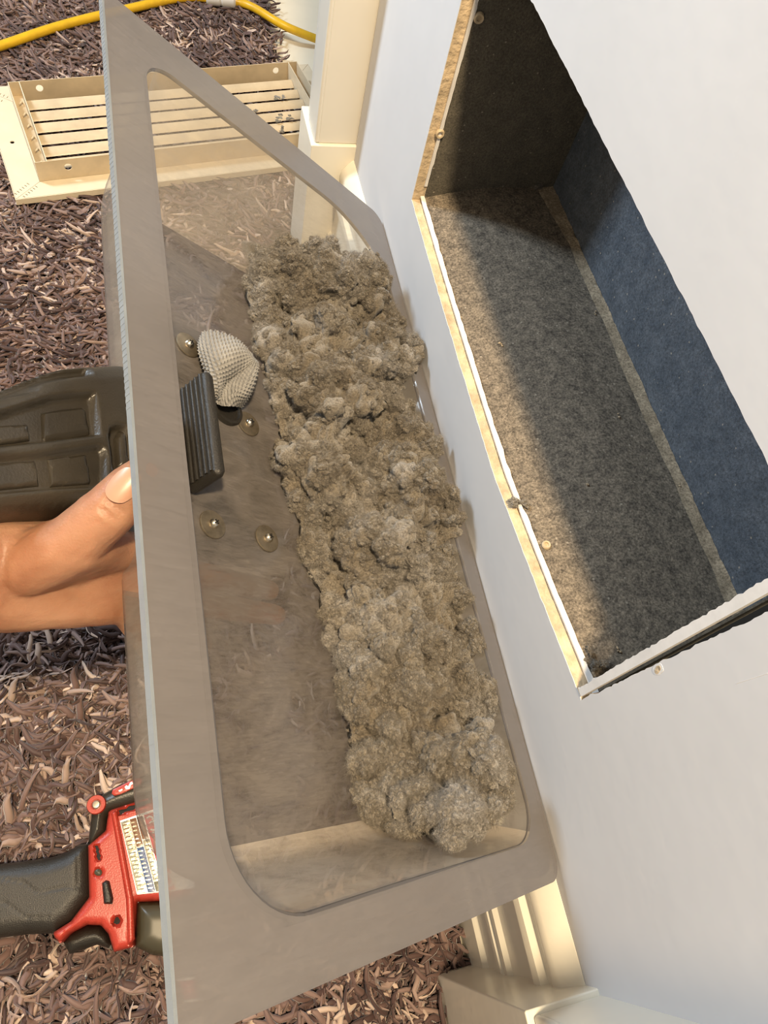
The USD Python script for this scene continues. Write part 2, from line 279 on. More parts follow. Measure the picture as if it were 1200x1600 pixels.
def casing(name, y0, y1, inner_sign, label):
    # plinth block with a chamfered top, the upright casing with a bead on its front edge
    b = thing(name, (DW, (y0 + y1) / 2, 0), label, None, kind='structure')
    pz = CZ - 2.345 * DW
    obj('plinth_block', bx(DW - .058, DW + .035, y0 - .004, y1 + .004, 0, pz, .0015), M['trim'], b)
    z1 = 2.3
    obj('upright', bx(DW - .049, DW + .03, y0, y1, pz, z1, .002), M['trim_wall'], b)
    e = y0 if inner_sign < 0 else y1
    obj('front_bead', bx(DW - .053, DW - .047, min(e, e + inner_sign * -.045) , max(e, e + inner_sign * -.045), pz + .0005, z1, .002), M['trim_wall'], b)
casing('trim_1', .802, .872, -1, 'cream door casing on a plinth block at the far end of the wall')
casing('trim_2', -.196, -.121, 1, 'cream door casing on a plinth block at the near end of the wall')

# shag carpet
carpet_outline = Polygon([(-1.3, -.9), (.205, -.9), (.222, -.25), (.222, .79), (.180, .80), (.180, .90), (.236, .92), (.246, 1.6), (.262, 2.6), (-1.3, 2.6)])
rug = thing('shag_carpet', (-.4, .8, 0), 'shaggy purple-brown carpet covering the floor beside the wall', 'carpet', kind='stuff')
obj('backing', extr(carpet_outline, .006, .0002), M['rug_base'], rug, smooth=False)
def tuft(seed, n=9):
    r = np.random.default_rng(seed); vs, fs, k = [], [], 0
    for i in range(n):
        L = r.uniform(.028, .056); az = r.uniform(0, 2 * np.pi) if r.random() < .22 else r.normal(.9, .55)
        lean = r.uniform(.8, 2.3); w = r.uniform(.0019, .0033); th = w * .7
        b = np.array([r.normal(0, .006), r.normal(0, .006), .004]); tw = r.uniform(-2.8, 2.8); wv = r.uniform(-1.1, 1.1); ph = r.uniform(0, 6); nseg = 8; pts = []
        for q in range(nseg + 1):
            pts.append(b.copy()); a = lean * (q / nseg) ** .8 + .15; az2 = az + tw * q / nseg + wv * math.sin(ph + q * 1.1); a = min(a, 1.9)
            b = b + L / nseg * np.array([math.cos(az2) * math.sin(a), math.sin(az2) * math.sin(a), math.cos(a)])
        pts = np.array(pts); pts[:, 2] *= .62
        side = np.array([-math.sin(az), math.cos(az), 0]); up = np.array([0, 0, 1.0])
        prof_w = np.array([.7, .9, 1.05, 1.1, 1.1, 1.05, 1, .85, .45])
        for q in range(nseg + 1):
            for c_, s_ in ((1, 0), (.5, .87), (-.5, .87), (-1, 0), (-.5, -.87), (.5, -.87)):
                vs.append(pts[q] + side * w * c_ * prof_w[q] + (up * .8 + np.array([-math.cos(az), -math.sin(az), 0]) * .6) * th * s_ * prof_w[q])
        for q in range(nseg):
            for e in range(6):
                a0, a1 = k + q * 6 + e, k + q * 6 + (e + 1) % 6; fs += [[a0, a1, a1 + 6], [a0, a1 + 6, a0 + 6]]
        k += 6 * (nseg + 1)
    return trimesh.Trimesh(vs, fs, process=False)
pi_path = rug + '/pile'
inst = UsdGeom.PointInstancer.Define(stage, pi_path); put(inst.GetPrim(), kind='stuff')
protos = []
for i in range(14):
    pth = f'{pi_path}/tuft_{i:03d}' if i else f'{pi_path}/tuft'
    BASE[pth] = np.zeros(3); mm = usdkit.mesh(stage, pth, tuft(100 + i), M['yarn'], smooth=True); protos.append(mm.GetPath())
inst.CreatePrototypesRel().SetTargets(protos)
cell = .0135; gx, gy = np.meshgrid(np.arange(-.62, .27, cell), np.arange(-.32, 2.05, cell)); pts = np.c_[gx.ravel(), gy.ravel()] + rng.uniform(-.5, .5, (gx.size, 2)) * cell
pts = pts[shapely.contains_xy(carpet_outline.buffer(-.004), pts)]
# outside the picture the same pile, set wider
gx, gy = np.meshgrid(np.arange(-1.28, -.62, .02), np.arange(-.88, 2.6, .02)); p2 = np.c_[gx.ravel(), gy.ravel()] + rng.uniform(-.5, .5, (gx.size, 2)) * .02; pts = np.vstack([pts, p2])
# pressed flat under the grille and the drill
flow = 2.4 * meshkit.fbm(np.c_[pts * 5.0, np.zeros(len(pts))], 3, 3) * 2
inst.CreatePositionsAttr(Vt.Vec3fArray.FromNumpy((np.c_[pts, np.full(len(pts), .002)] - BASE[rug]).astype(np.float32)))
inst.CreateProtoIndicesAttr(Vt.IntArray.FromNumpy(rng.integers(0, 14, len(pts)).astype(np.int32)))
ang = flow + rng.normal(0, .35, len(pts))
q = np.c_[np.cos(ang / 2), np.zeros(len(pts)), np.zeros(len(pts)), np.sin(ang / 2)]
inst.CreateOrientationsAttr(Vt.QuathArray([Gf.Quath(float(a), float(b), float(c), float(d)) for a, b, c, d in q]))
sc = rng.uniform(.8, 1.25, len(pts)); inst.CreateScalesAttr(Vt.Vec3fArray.FromNumpy(np.c_[sc, sc, sc].astype(np.float32)))

# ================================================================== the duct in the wall
DX0, DX1 = DW + .0135, DW + .152
duct = thing('air_duct', (DW + .08, .32, OZ0), 'dusty sheet metal return air duct opened up inside the wall', 'air duct')
th = .0012
def floor_z(x, y):
    k = np.clip((x - DX0) / .085, 0, 1); return OZ0 - sag_edge(y) * (1 - k) ** 1.6
def duct_floor_at(px, py):
    z = OZ0
    for _ in range(12): q = at_z(px, py, z); z = float(floor_z(q[0], q[1]))
    return at_z(px, py, z)
_gx, _gy = np.meshgrid(np.linspace(DX0 - .0015, DX1, 40), np.linspace(OY0 + .004, OY1, 90), indexing='ij'); _gz = floor_z(_gx, _gy)
_f = []
for a in range(39):
    for b in range(89): q = a * 90 + b; _f += [[q, q + 90, q + 91], [q, q + 91, q + 1]]
_tp = np.stack([_gx, _gy, _gz], -1).reshape(-1, 3); _fl = trimesh.Trimesh(np.vstack([_tp, _tp - [0, 0, th]]), np.vstack([_f, np.array(_f)[:, ::-1] + 3600]), process=False)
obj('bottom_panel', _fl, M['duct_floor'], duct, smooth=30, label='duct floor under grey dust')
obj('back_panel', bx(DX1, DX1 + th, OY0, OY1 + .002, OZ0 - th, OZ1 + .25), M['duct_back'], duct, smooth=False, label='dark metal back of the duct, blue window reflection painted in')
obj('side_panel', bx(DX0, DX1, OY1, OY1 + th, OZ0 - .03, OZ1 + .25), M['duct_side'], duct, smooth=False)
obj('side_panel', bx(DX0, DX1, OY0 + .003, OY0 + .003 + th, OZ0 - .03, OZ1 + .25), M['duct_side'], duct, smooth=False)
obj('upper_front_panel', bx(DX0, DX0 + th, OY0, OY1, OZ1 + .012, OZ1 + .25), M['duct_side'], duct, smooth=False)
obj('top_panel', bx(DX0, DX1, OY0, OY1, OZ1 + .25, OZ1 + .252), M['duct_side'], duct, smooth=False)
def strip(p0, p1, w_dir, w, t_dir, t, n, amp, seed):
    r = np.random.default_rng(seed); k = np.linspace(0, 1, n); c = np.outer(1 - k, p0) + np.outer(k, p1); j = r.normal(0, amp, n)
    w_dir, t_dir = np.asarray(w_dir, float), np.asarray(t_dir, float)
    ring = np.stack([c, c + w_dir * (w + j)[:, None], c + w_dir * (w + j)[:, None] + t_dir * t, c + t_dir * t], 1).reshape(-1, 3); f = []
    for i in range(n - 1):
        for e in range(4):
            a, b = i * 4 + e, i * 4 + (e + 1) % 4; f += [[a, b, b + 4], [a, b + 4, a + 4]]
    f += [[0, 2, 1], [0, 3, 2], [4 * n - 4, 4 * n - 3, 4 * n - 2], [4 * n - 4, 4 * n - 2, 4 * n - 1]]
    m = trimesh.Trimesh(ring, f, process=False); m.fix_normals(); return m
_fe = strip((DW + .0085, OY0 + .002, OZ0 + .0006), (DW + .0085, OY1, OZ0 + .0006), (1, 0, 0), .0044, (0, 0, 1), .0016, 80, .0004, 1); _v = np.array(_fe.vertices); _v[:, 2] -= sag_edge(_v[:, 1]); _fe.vertices = _v
obj('flange_edge', _fe, M['white_metal'], duct, smooth=False, label='white folded edge along the bottom of the opening')
obj('flange_edge', strip((DW + .0095, OY1 + .0005, OZ0), (DW + .0095, OY1 + .0005, OZ1 + .02), (1, 0, 0), .0030, (0, -1, 0), .0018, 40, .0003, 2), M['white_metal'], duct, smooth=False)
obj('flange_edge', strip((DW - .0006, OY0 + .0020, OZ0 - .002), (DW - .0006, OY0 + .0020, OZ1 + .01), (0, 1, 0), .0058, (1, 0, 0), .0035, 90, .00030, 3), M['white_metal'], duct, smooth=False, label='broad white folded edge at the near side of the opening')
obj('cavity', bx(DW + .0125, DW + .02, OY0 - .03, OY0 + .001, OZ0 - .05, OZ1 + .02), M['gap_shade'], duct, smooth=False)  # solid near-black box added as the shade in the gap
# drift of dust along the back corner of the duct floor
yy = np.linspace(OY0 + .004, OY1, 220); hh = .0022 + .0016 * (meshkit.fbm(np.c_[yy / .03, 0 * yy, 0 * yy], 3, 8) - .5); ww = .009 + .007 * meshkit.fbm(np.c_[yy / .05, 0 * yy + 3, 0 * yy], 4, 9) + .010 * np.clip((yy - .50) / .08, 0, 1)
rgs = []
for k in np.linspace(0, 1, 12):
    jx = .0012 * (meshkit.fbm(np.c_[yy / .004, 0 * yy + k * 9, 0 * yy], 3, 21) - .5); rgs.append(np.c_[DX1 - .0002 - ww * k + jx * k, yy, OZ0 + hh * (1 - k) ** 2 * (.6 + .8 * meshkit.fbm(np.c_[yy / .005, 0 * yy + k * 12, 0 * yy], 3, 4)) + .0003 * (1 - k) - .0002 * k])
rgs = np.array(rgs); fr = []
for a in range(11):
    for b in range(219): q = a * 220 + b; fr += [[q, q + 220, q + 221], [q, q + 221, q + 1]]
dm = trimesh.Trimesh(rgs.reshape(-1, 3), fr, process=False)
if dm.face_normals[:, 2].mean() < 0: dm.invert()
obj('dust_drift', dm, M['drift'], duct, smooth=True, label='tan drift of dust along the back corner')
def ring_screw(c, nrm, r=.0042, parent=duct, m_=None):
    nrm = np.asarray(nrm, float); a = np.cross(nrm, [0, 0, 1.0]) if abs(nrm[2]) < .9 else np.array([1.0, 0, 0]); a /= np.linalg.norm(a); b = np.cross(nrm, a)
    pr = [(0, .0006), (r * .42, .0006), (r * .5, r * .55), (r * .8, r * .62), (r, r * .35), (r, 0), (0, 0)]
    obj('screw', frame(lathe(pr, 20), c, a, b, nrm), m_ or M['cream_metal'], parent, smooth=40)
def duct_side_at(px, py): v = ray(px, py); return EYE + v * (OY1 / v[1])
for px, py in ((748, 27), (687, 208)): ring_screw(duct_side_at(px, py), (0, -1, 0), .0045)
ring_screw(duct_floor_at(669, 284), (0, 0, 1), .0042)
ring_screw(duct_floor_at(853, 852), (0, 0, 1), .0038)

# ================================================================== the return grille lying on the carpet
GA = math.atan2(.101, .474); gu = np.array([math.cos(GA), math.sin(GA), 0]); gv = np.array([-math.sin(GA), math.cos(GA), 0]); gz = np.array([0, 0, 1.0])
GO = np.array([-.174, 1.009, .037]) ; GL, GWd, GH, GF = .487, .192, .034, .040
grille = thing('return_grille', GO, 'cream louvred return air grille lying face down on the shag carpet', 'vent grille')
def ing(m): return frame(m, GO, gu, gv, gz)
def fpoly(pts): return Polygon(pts)
# mitred face flange: four pieces
o0, o1, p0, p1 = -GF, GL + GF, -GF * .78, GWd + GF
fl = [[(o0, p0), (o1, p0), (GL, 0), (0, 0)], [(o1, p0), (o1, p1), (GL, GWd), (GL, 0)], [(o1, p1), (o0, p1), (0, GWd), (GL, GWd)], [(o0, p1), (o0, p0), (0, 0), (0, GWd)]]
for i, f_ in enumerate(fl):
    pg = Polygon(f_).buffer(-.0003, join_style=2)
    if i == 3:
        pg = pg.difference(Point(-.020, .095).buffer(.0032))
    cx = np.array([(o0 + .012, p0 + .014)])
    if i in (0, 3):    # the row of slots stamped along the mitre
        for k in range(6):
            c = (o0 * .80 + k * .0042 + (.004 if i == 0 else -.006), p0 * .80 + k * .0036 - (.003 if i == 0 else -.005))
            pg = pg.difference(affinity.rotate(sbox(c[0] - .0006, c[1] - .0022, c[0] + .0006, c[1] + .0022), 35, origin=c))
    if i in (2, 3):
        for k in range(6):
            c = (o0 * .80 + k * .0045 + (.004 if i == 2 else -.006), p1 - GF * .2 - k * .0045 + (.003 if i == 2 else -.005))
            pg = pg.difference(affinity.rotate(sbox(c[0] - .0006, c[1] - .0022, c[0] + .0006, c[1] + .0022), -35, origin=c))
    obj('face_flange', ing(extr(pg, .0016)), M['cream_light'], grille, smooth=False)
lipm = cat(bx(o0 - .001, o1 + .001, p0 - .0012, p0, -.008, .0014), bx(o0 - .001, o1 + .001, p1, p1 + .0012, -.008, .0014), bx(o0 - .001, o0, p0, p1, -.008, .0014), bx(o1, o1 + .001, p0, p1, -.008, .0014))
obj('turned_rim', ing(lipm), M['cream_light'], grille, smooth=False)
def wallplate(L, holes, h=GH):
    pg = sbox(0, 0, L, h)
    for x, z, r in holes: pg = pg.difference(Point(x, z).buffer(r))
    return extr(pg, .0012)
m_ = wallplate(GL, [(.045, .021, .0055), (GL - .04, .021, .0055)])
obj('box_side', ing(frame(m_, (0, .0012, 0), (1, 0, 0), (0, 0, 1), (0, -1, 0))), M['cream_metal'], grille, smooth=False)
obj('box_side', ing(frame(m_, (0, GWd, 0), (1, 0, 0), (0, 0, 1), (0, -1, 0))), M['cream_metal'], grille, smooth=False)
for x in (0, .0165, GL - .0175, GL - .0012):
    obj('box_end', ing(bx(x, x + .0012, .0012, GWd - .0012, 0, GH)), M['cream_light'], grille, smooth=False)
for x in (.0012, GL - .0163):
    obj('end_channel', ing(bx(x, x + .0151, .0012, GWd - .0012, .010, .0112)), M['cream_metal'], grille, smooth=False)
NL = 6
for i in range(NL):
    y = .012 + i * (GWd - .022) / NL
    pr = [(y + .001, .0100), (y + .004, .0128), (y + .010, .0150), (y + .016, .0160), (y + .0175, .0150), (y + .0160, .0146), (y + .010, .0137), (y + .0045, .0116), (y + .0018, .0094)]
    L_ = GL - .036; mm = extr(Polygon(pr).buffer(0), L_)
    obj('louver', ing(frame(mm, (.018, 0, 0), (0, 1, 0), (0, 0, 1), (1, 0, 0))), M['cream_metal'], grille, smooth=25)
    for x in (.0095, GL - .0095):     # the hooked end tabs of the louvers
        tb = tube([(x - .0035, y + .012, .0112), (x - .0012, y + .0105, .016), (x + .0018, y + .0115, .018), (x + .0035, y + .016, .0135), (x + .0030, y + .020, .0112)], .0011, 6)
        obj('louver_tab', ing(tb), M['cream_light'], grille)
for px, py in ((440, 168), (447, 193)): pass
# lint caught between the louvers, at the far right
def fluff(center, size, seed, n=5, flat=.5):
    r = np.random.default_rng(seed); ms = []
    for i in range(n):
        s = trimesh.creation.icosphere(3, 1.0); v = np.array(s.vertices); c = r.normal(0, 1, (16, 3)); c /= np.linalg.norm(c, axis=1, keepdims=True); d, q = cKDTree(c).query(v)
        k = .4 + .5 * np.sqrt(np.clip(1 - (d / .6) ** 2, 0, 1)) * (.4 + .8 * r.random(16))[q] + .5 * (meshkit.fbm(v * 5 + seed + i * 7, 3, seed) - .5); v = v * k[:, None] * r.uniform(.35, 1, 3) * size
        v[:, 2] *= flat; s.vertices = v + r.normal(0, size * .75, 3) * [1, 1, .2]; ms.append(s)
    m = cat(*ms); m.apply_translation(np.asarray(center)); return m
for i, (x, k) in enumerate(((.345, 2), (.37, 2), (.405, 1), (.425, 1), (.40, 0), (.43, 3), (.33, 3))):
    c = GO + gu * x + gv * (.014 + k * (GWd - .022) / NL + .018) + gz * .0205
    obj('caught_lint', fluff(c, .006, 40 + i, 4, .35), M['lint'], grille)

# ================================================================== yellow extension cord
zc = .035
pts = [at_z(-420, 190, zc), at_z(-230, 140, zc), at_z(-70, 92, zc), at_z(0, 72, zc), at_z(70, 48, zc), at_z(145, 27, zc), at_z(235, 6, zc), at_z(290, -4, zc), at_z(325, -3, zc)]
cord = thing('extension_cord', pts[4], 'yellow extension cord crossing the carpet behind the grille', 'cord')
obj('cable', tube(smoothline(pts, 60), .0075, 12), M['yellow'], cord)
a, b = at_z(322, -4, zc + .002), at_z(368, 2, zc + .002)
ax = (b - a) / np.linalg.norm(b - a); L_ = np.linalg.norm(b - a); cr = np.cross([0, 0, 1], ax)
pr = [(0, 0), (.010, 0), (.0125, .003), (.0125, L_ * .45), (.0105, L_ * .5), (.0125, L_ * .56), (.0125, L_ - .004), (.010, L_), (0, L_)]
obj('connector', frame(lathe(pr, 24), a, cr, np.cross(ax, cr), ax), M['grey_plastic'], cord, label='grey and white plug connector')
pts = [at_z(366, 2, zc), at_z(400, 14, zc), at_z(436, 36, zc), at_z(484, 57, .02), at_z(560, 84, .012), at_z(640, 105, .010)]
obj('cable', tube(smoothline(pts, 50), .0075, 12), M['yellow'], cord)

# ================================================================== red and black cordless drill, lying on its side on the carpet
ZD = .070                                       # height of its upper side
def crop(ps, sx=2.5, ox=0, oy=1180): return [(x / sx + ox, y / sx + oy) for x, y in ps]
def flat_at(ps, z): return Polygon([tuple(at_z(x, y, z)[:2]) for x, y in ps]).buffer(0)
drill = thing('cordless_drill', at_z(140, 1360, .02), 'red and black cordless drill lying on the carpet at the lower left', 'drill')
def slab(nm, ps, zb, zt, r, m_, parent, recess=(), step=.0018, **kw):
    return obj(nm, pillow(flat_at(ps, zt), zb, zt, r, step, [(flat_at(q, zt), d) for q, d in recess], .0012), m_, parent, smooth=35, **kw)
handle = crop([(-260, 440), (-40, 425), (90, 410), (190, 395), (250, 375), (300, 345), (345, 340), (352, 550), (275, 650), (205, 700), (100, 703), (0, 714), (-260, 745)])
gr1 = crop([(0, 480), (0, 486), (85, 497), (140, 538), (300, 514), (306, 500), (303, 360), (297, 362), (300, 500), (293, 508), (143, 531), (90, 491)])
gr2 = crop([(-20, 573), (20, 572), (100, 630), (210, 632), (210, 636), (98, 636), (18, 578), (-20, 579)])
slab('handle', handle, .018, ZD - .010, .016, M['black_rubber'], drill, [(gr1, .0009), (gr2, .0009)], label='black rubber handle')
batt = crop([(-255, 400), (-300, 360), (-520, 372), (-545, 410), (-560, 790), (-535, 822), (-300, 812), (-258, 770)])
slab('battery_pack', batt, .010, ZD + .004, .012, M['black_tool'], drill)
rear = crop([(335, 330), (350, 205), (395, 145), (460, 108), (560, 72), (700, 40), (760, 30), (760, 190), (600, 175), (420, 225), (410, 300), (350, 360)])
slab('motor_cap', rear, .015, ZD - .002, .014, M['black_tool'], drill)
red = crop([(338, 352), (408, 292), (418, 214), (455, 200), (600, 152), (760, 110), (760, 540), (690, 567), (530, 574), (516, 752), (440, 772), (418, 700), (388, 666), (330, 664), (265, 698), (228, 737), (206, 716), (200, 694), (270, 650), (342, 556)])
holes = [(crop([(365, 352), (385, 350), (397, 410), (376, 416)]), .004), (crop([(365, 450), (380, 440), (396, 444), (402, 458), (394, 474), (376, 474), (365, 464)]), .003), (crop([(438, 640), (450, 628), (466, 630), (474, 648), (466, 666), (448, 668), (438, 656)]), .006),
         (crop([(458, 215), (590, 165), (594, 186), (462, 236)]), .005)]
body = slab('housing', red, .012, ZD, .008, M['red_tool'], drill, holes, label='red plastic housing')
def dec(nm, ps, zb, zt, m_, parent, r=.0006, **kw): return slab(nm, ps, zb, zt, r, m_, parent, step=.0012, **kw)
for h_, d_ in holes: dec('vent_hole', h_, ZD - d_ - .0005, ZD - d_ + .0004, M['hole'], body, .0003)
dec('clutch_ridge', crop([(432, 225), (455, 212), (520, 560), (524, 720), (498, 750), (490, 560)]), ZD - .003, ZD + .0035, M['red_tool'], body, .003)
dec('direction_switch', crop([(396, 500), (412, 488), (425, 492), (440, 560), (436, 582), (404, 582)]), ZD - .004, ZD + .005, M['black_rubber'], drill, .003)
dec('case_screw', crop([(368, 452), (380, 443), (394, 447), (399, 458), (392, 471), (378, 471), (368, 463)]), ZD - .004, ZD - .0006, M['olive'], body, .001)
# red ring screw and red badge on the cap
c = at_z(*crop([(378, 194)])[0], ZD - .004); 
obj('case_screw', frame(lathe([(0, .003), (.0042, .003), (.0050, .0042), (.0082, .0042), (.0088, .003), (.0088, 0), (0, 0)], 24), c, (1, 0, 0), (0, 1, 0), (0, 0, 1)), M['red_tool'], drill)
obj('case_screw', frame(lathe([(0, .0046), (.003, .0044), (.0044, .0032), (.0044, 0), (0, 0)], 20), c, (1, 0, 0), (0, 1, 0), (0, 0, 1)), M['steel'], drill)
badge = dec('badge', crop([(436, 150), (440, 134), (500, 104), (545, 88), (556, 98), (548, 116), (470, 152), (446, 158)]), ZD - .004, ZD - .0002, M['red_tool'], drill)
dec('badge_mark', crop([(486, 124), (494, 116), (500, 122), (508, 106), (516, 102), (520, 112), (512, 116), (506, 132), (492, 134)]), ZD - .001, ZD + .0003, M['label_white'], badge, .0002)
dec('badge_mark', crop([(462, 138), (478, 130), (480, 136), (466, 144)]), ZD - .001, ZD + .0002, M['label_white'], badge, .0002)
# rating label: silver text block, brown and blue strips, red brand strip
lab = dec('rating_label', crop([(468, 256), (598, 212), (760, 180), (760, 520), (690, 528), (535, 545)]), ZD - .001, ZD + .0006, M['label_white'], drill, .0003, label='silver and red rating label')
def lq(x0, y0, x1, y1):   # label coordinates: x across 0..1 (left edge to x=690), y down 0..1
    A, B, C, D = np.array((472, 262)), np.array((600, 222)), np.array((688, 524)), np.array((538, 540))
    f_ = lambda x, y: tuple((A * (1 - x) + B * x) * (1 - y) + (D * (1 - x) + C * x) * y)
    return crop([f_(x0, y0), f_(x1, y0), f_(x1, y1), f_(x0, y1)])
LZ = ZD + .0006
for (q, m_) in [((.0, 0, .26, 1), 'label_silver'), ((.27, .0, .46, .38), 'label_brown'), ((.48, .0, .66, .30), 'label_brown'), ((.27, .39, .46, 1), 'label_blue'), ((.48, .31, .67, .86), 'label_silver'), ((.48, .87, .67, 1), 'label_olive'), ((.70, 0, .985, 1), 'label_red')]:
    dec('label_panel', lq(*q), LZ - .0003, LZ + .0005, M[m_], lab, .0002)
r_ = np.random.default_rng(3)
for k in range(17):   # rows of small print, too small to read in the photograph
    y = .04 + k * .056
    for x0_, x1_, m_ in ((.03, .22, 'label_brown' if k < 6 else 'label_olive'), (.50, .65, 'label_olive'), (.29, .44, 'label_silver')):
        if x0_ == .50 and (y < .33 or y > .84): continue
        dec('print_line', lq(x0_, y, x0_ + (x1_ - x0_) * r_.uniform(.6, 1), y + .018), LZ, LZ + .0008, M[m_], lab, .0002)
# the white script mark on the red strip, as loops of a brush line
def script(nm, ps, rad, z, parent): obj(nm, tube(smoothline([at_z(*q, z) for q in ps], 30), rad, 6), M['label_white'], parent)
script('brand_mark', lq(.76, .05, .90, .13)[:2] + lq(.80, .09, .93, .17)[1:3] + lq(.78, .10, .92, .2)[2:4], .0010, LZ + .0004, lab)
script('brand_mark', lq(.80, .12, .94, .24), .0009, LZ + .0004, lab)
script('brand_mark', lq(.75, .80, .93, .93) + lq(.78, .84, .88, .90)[:2], .0012, LZ + .0004, lab)
for k in range(3): dec('print_line', lq(.80 + .05 * k, .35 + .04 * k, .815 + .05 * k, .72 + .02 * k), LZ, LZ + .0008, M['label_white'], lab, .0002)
gear = crop([(528, 572), (690, 567), (760, 560), (760, 770), (700, 775), (640, 792), (588, 786), (520, 752)])
slab('gear_case', gear, .012, ZD - .002, .016, M['olive'], drill, label='olive black gear case')
trig = crop([(238, 736), (262, 702), (330, 668), (386, 668), (416, 700), (432, 766), (405, 752), (370, 744), (330, 758), (262, 782)])
slab('trigger', trig, .024, ZD - .012, .012, M['black_rubber'], drill)
chuck = crop([(630, 795), (760, 770), (760, 880), (700, 856), (650, 850)]); slab('chuck', chuck, .018, ZD - .012, .014, M['black_tool'], drill)
bit = slab('driver_bit', crop([(690, 874), (760, 866), (775, 960), (718, 968)]), .022, ZD - .022, .006, M['label_red'], drill, label='red sleeve with white bands on the bit')
dec('white_band', crop([(690, 874), (760, 866), (761, 876), (692, 884)]), ZD - .026, ZD - .0208, M['label_white'], bit)
dec('white_band', crop([(716, 958), (774, 950), (775, 960), (718, 968)]), ZD - .026, ZD - .0208, M['label_white'], bit)

# ================================================================== the clear plastic tray
TL_, TWd = .700, .350
tray = thing('clear_tray', T(.35, .2, .05), 'large clear plastic tray with a wide frosted rim, tilted against the wall and holding lint', 'tray')
def rrect(s0, s1, t0, t1, radii, n=14):
    """Rounded rectangle, same vertex count for every call; radii at (s0,t0), (s1,t0), (s1,t1), (s0,t1)."""
    out = []
    for (cx, cy, a0), r in zip(((s0, t0, 180), (s1, t0, 270), (s1, t1, 0), (s0, t1, 90)), radii):
        ccx = cx + (r if cx == s0 else -r); ccy = cy + (r if cy == t0 else -r)
        for a in np.radians(np.linspace(a0, a0 + 90, n)): out.append((ccx + r * math.cos(a), ccy + r * math.sin(a)))
    # straight runs get extra points too
    return np.array(out)
outer = rrect(0, TL_, 0, TWd, (.004, .012, .016, .016))
inner = rrect(.030, .655, .034, .330, (.050, .030, .085, .030))
floor_ = rrect(.060, .590, .034, .302, (.040, .050, .070, .035))
TT = .0035
rim = extr(Polygon(outer, [inner[::-1]]), TT)
obj('rim', in_tray(rim), M['flange'], tray, smooth=False, label='wide frosted rim')
# sawn edge of the raised rim with saw marks, its bluish light painted in
es = np.linspace(.004, TL_ - .004, 300); r_ = np.random.default_rng(5)
ed = np.stack([es, np.full_like(es, -.0002), np.zeros_like(es)], 1); ms = []
for i in range(len(es) - 1):
    d_ = (.00022 * (i % 2) if es[i] > .30 else 0) + r_.uniform(0, .00008)
    ms.append(bx(es[i], es[i + 1] + .00002, -.0016 - d_ * 1.0, .0002, -.0004, TT + .0004))
obj('sawn_edge', in_tray(cat(*ms)), M['rim_edge'], tray, smooth=False, label='sawn edge of the raised side, its pale blue light painted in')
def loft(rings, close_in=False):
    n = len(rings[0]); v = np.vstack(rings); f = []
    for i in range(len(rings) - 1):
        for q in range(n):
            r = (q + 1) % n; f += [[i * n + q, i * n + r, i * n + n + r], [i * n + q, i * n + n + r, i * n + n + q]]
    return trimesh.Trimesh(v, f, process=False)
PD = .079                                       # depth of the pan
def ring_at(k):
    """Pan outline at k in 0..1 from the rim down to the floor, the fold at the bottom rounded."""
    w = PD * k; b = k ** 1.0; p = inner * (1 - b) + floor_ * b
    return p, w
rings = []
for k in np.linspace(0, 1, 22):
    p, w = ring_at(k); c = p.mean(0)
    if k > .80:
        e_ = (k - .80) / .2; p = p + (c - p) / np.linalg.norm(c - p, axis=1, keepdims=True) * .011 * (1 - math.sqrt(max(0, 1 - e_ * e_)))
    rings.append(np.c_[p, np.full(len(p), w)])
th_ = .0022
def shell_sections():
    N = len(rings[0]); n = 14
    for nm, idx, m_ in (('pan_side', np.arange(n // 2, n + n // 2 + 1), 'pan_wall'), ('pan_end', np.arange(n + n // 2, 2 * n + n // 2 + 1), 'pan_far'),
                        ('pan_side', np.arange(2 * n + n // 2, 3 * n + n // 2 + 1), 'pan_wall'), ('pan_end', np.arange(3 * n + n // 2, 4 * n + n // 2 + 1) % N, 'pan_near')):
        v, f = [], []; R = len(rings); Q = len(idx)
        for rg in rings:
            for i in idx: v.append(rg[i % N])
        for a in range(R - 1):
            for b in range(Q - 1): f += [[a * Q + b, a * Q + b + 1, (a + 1) * Q + b + 1], [a * Q + b, (a + 1) * Q + b + 1, (a + 1) * Q + b]]
        obj(nm, in_tray(trimesh.Trimesh(v, f, process=False)), M[m_], tray, smooth=True)
shell_sections()
bottom = Polygon(rings[-1][:, :2])
# the pan floor, split where the haze thins towards the far end
nearf, farf = bottom.intersection(sbox(-1, -1, .47, 1)), bottom.intersection(sbox(.47, -1, 2, 1))
obj('pan_floor', in_tray(extr(bottom, .0022, PD)), M['pan_floor'], tray, smooth=False, label='scratched dusty floor of the tray')
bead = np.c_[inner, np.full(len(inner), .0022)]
m_ = tube(bead, .0012, 8, closed=True); obj('fold', in_tray(m_), M['bead'], tray, label='fold round the inside of the rim, its dark refraction painted on')
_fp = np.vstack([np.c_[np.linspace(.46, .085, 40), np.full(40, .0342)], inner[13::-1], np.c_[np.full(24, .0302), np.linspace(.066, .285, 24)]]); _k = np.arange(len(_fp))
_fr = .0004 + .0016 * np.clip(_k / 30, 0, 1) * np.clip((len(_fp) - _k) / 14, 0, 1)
obj('fold', in_tray(tube(np.c_[_fp, np.full(len(_fp), .0024)], _fr, 8)), M['bead'], tray)  # thicker dark tube painting the refraction on the left and near sides
WS = [(293, 540), (387, 663), (331, 820), (416, 842)]
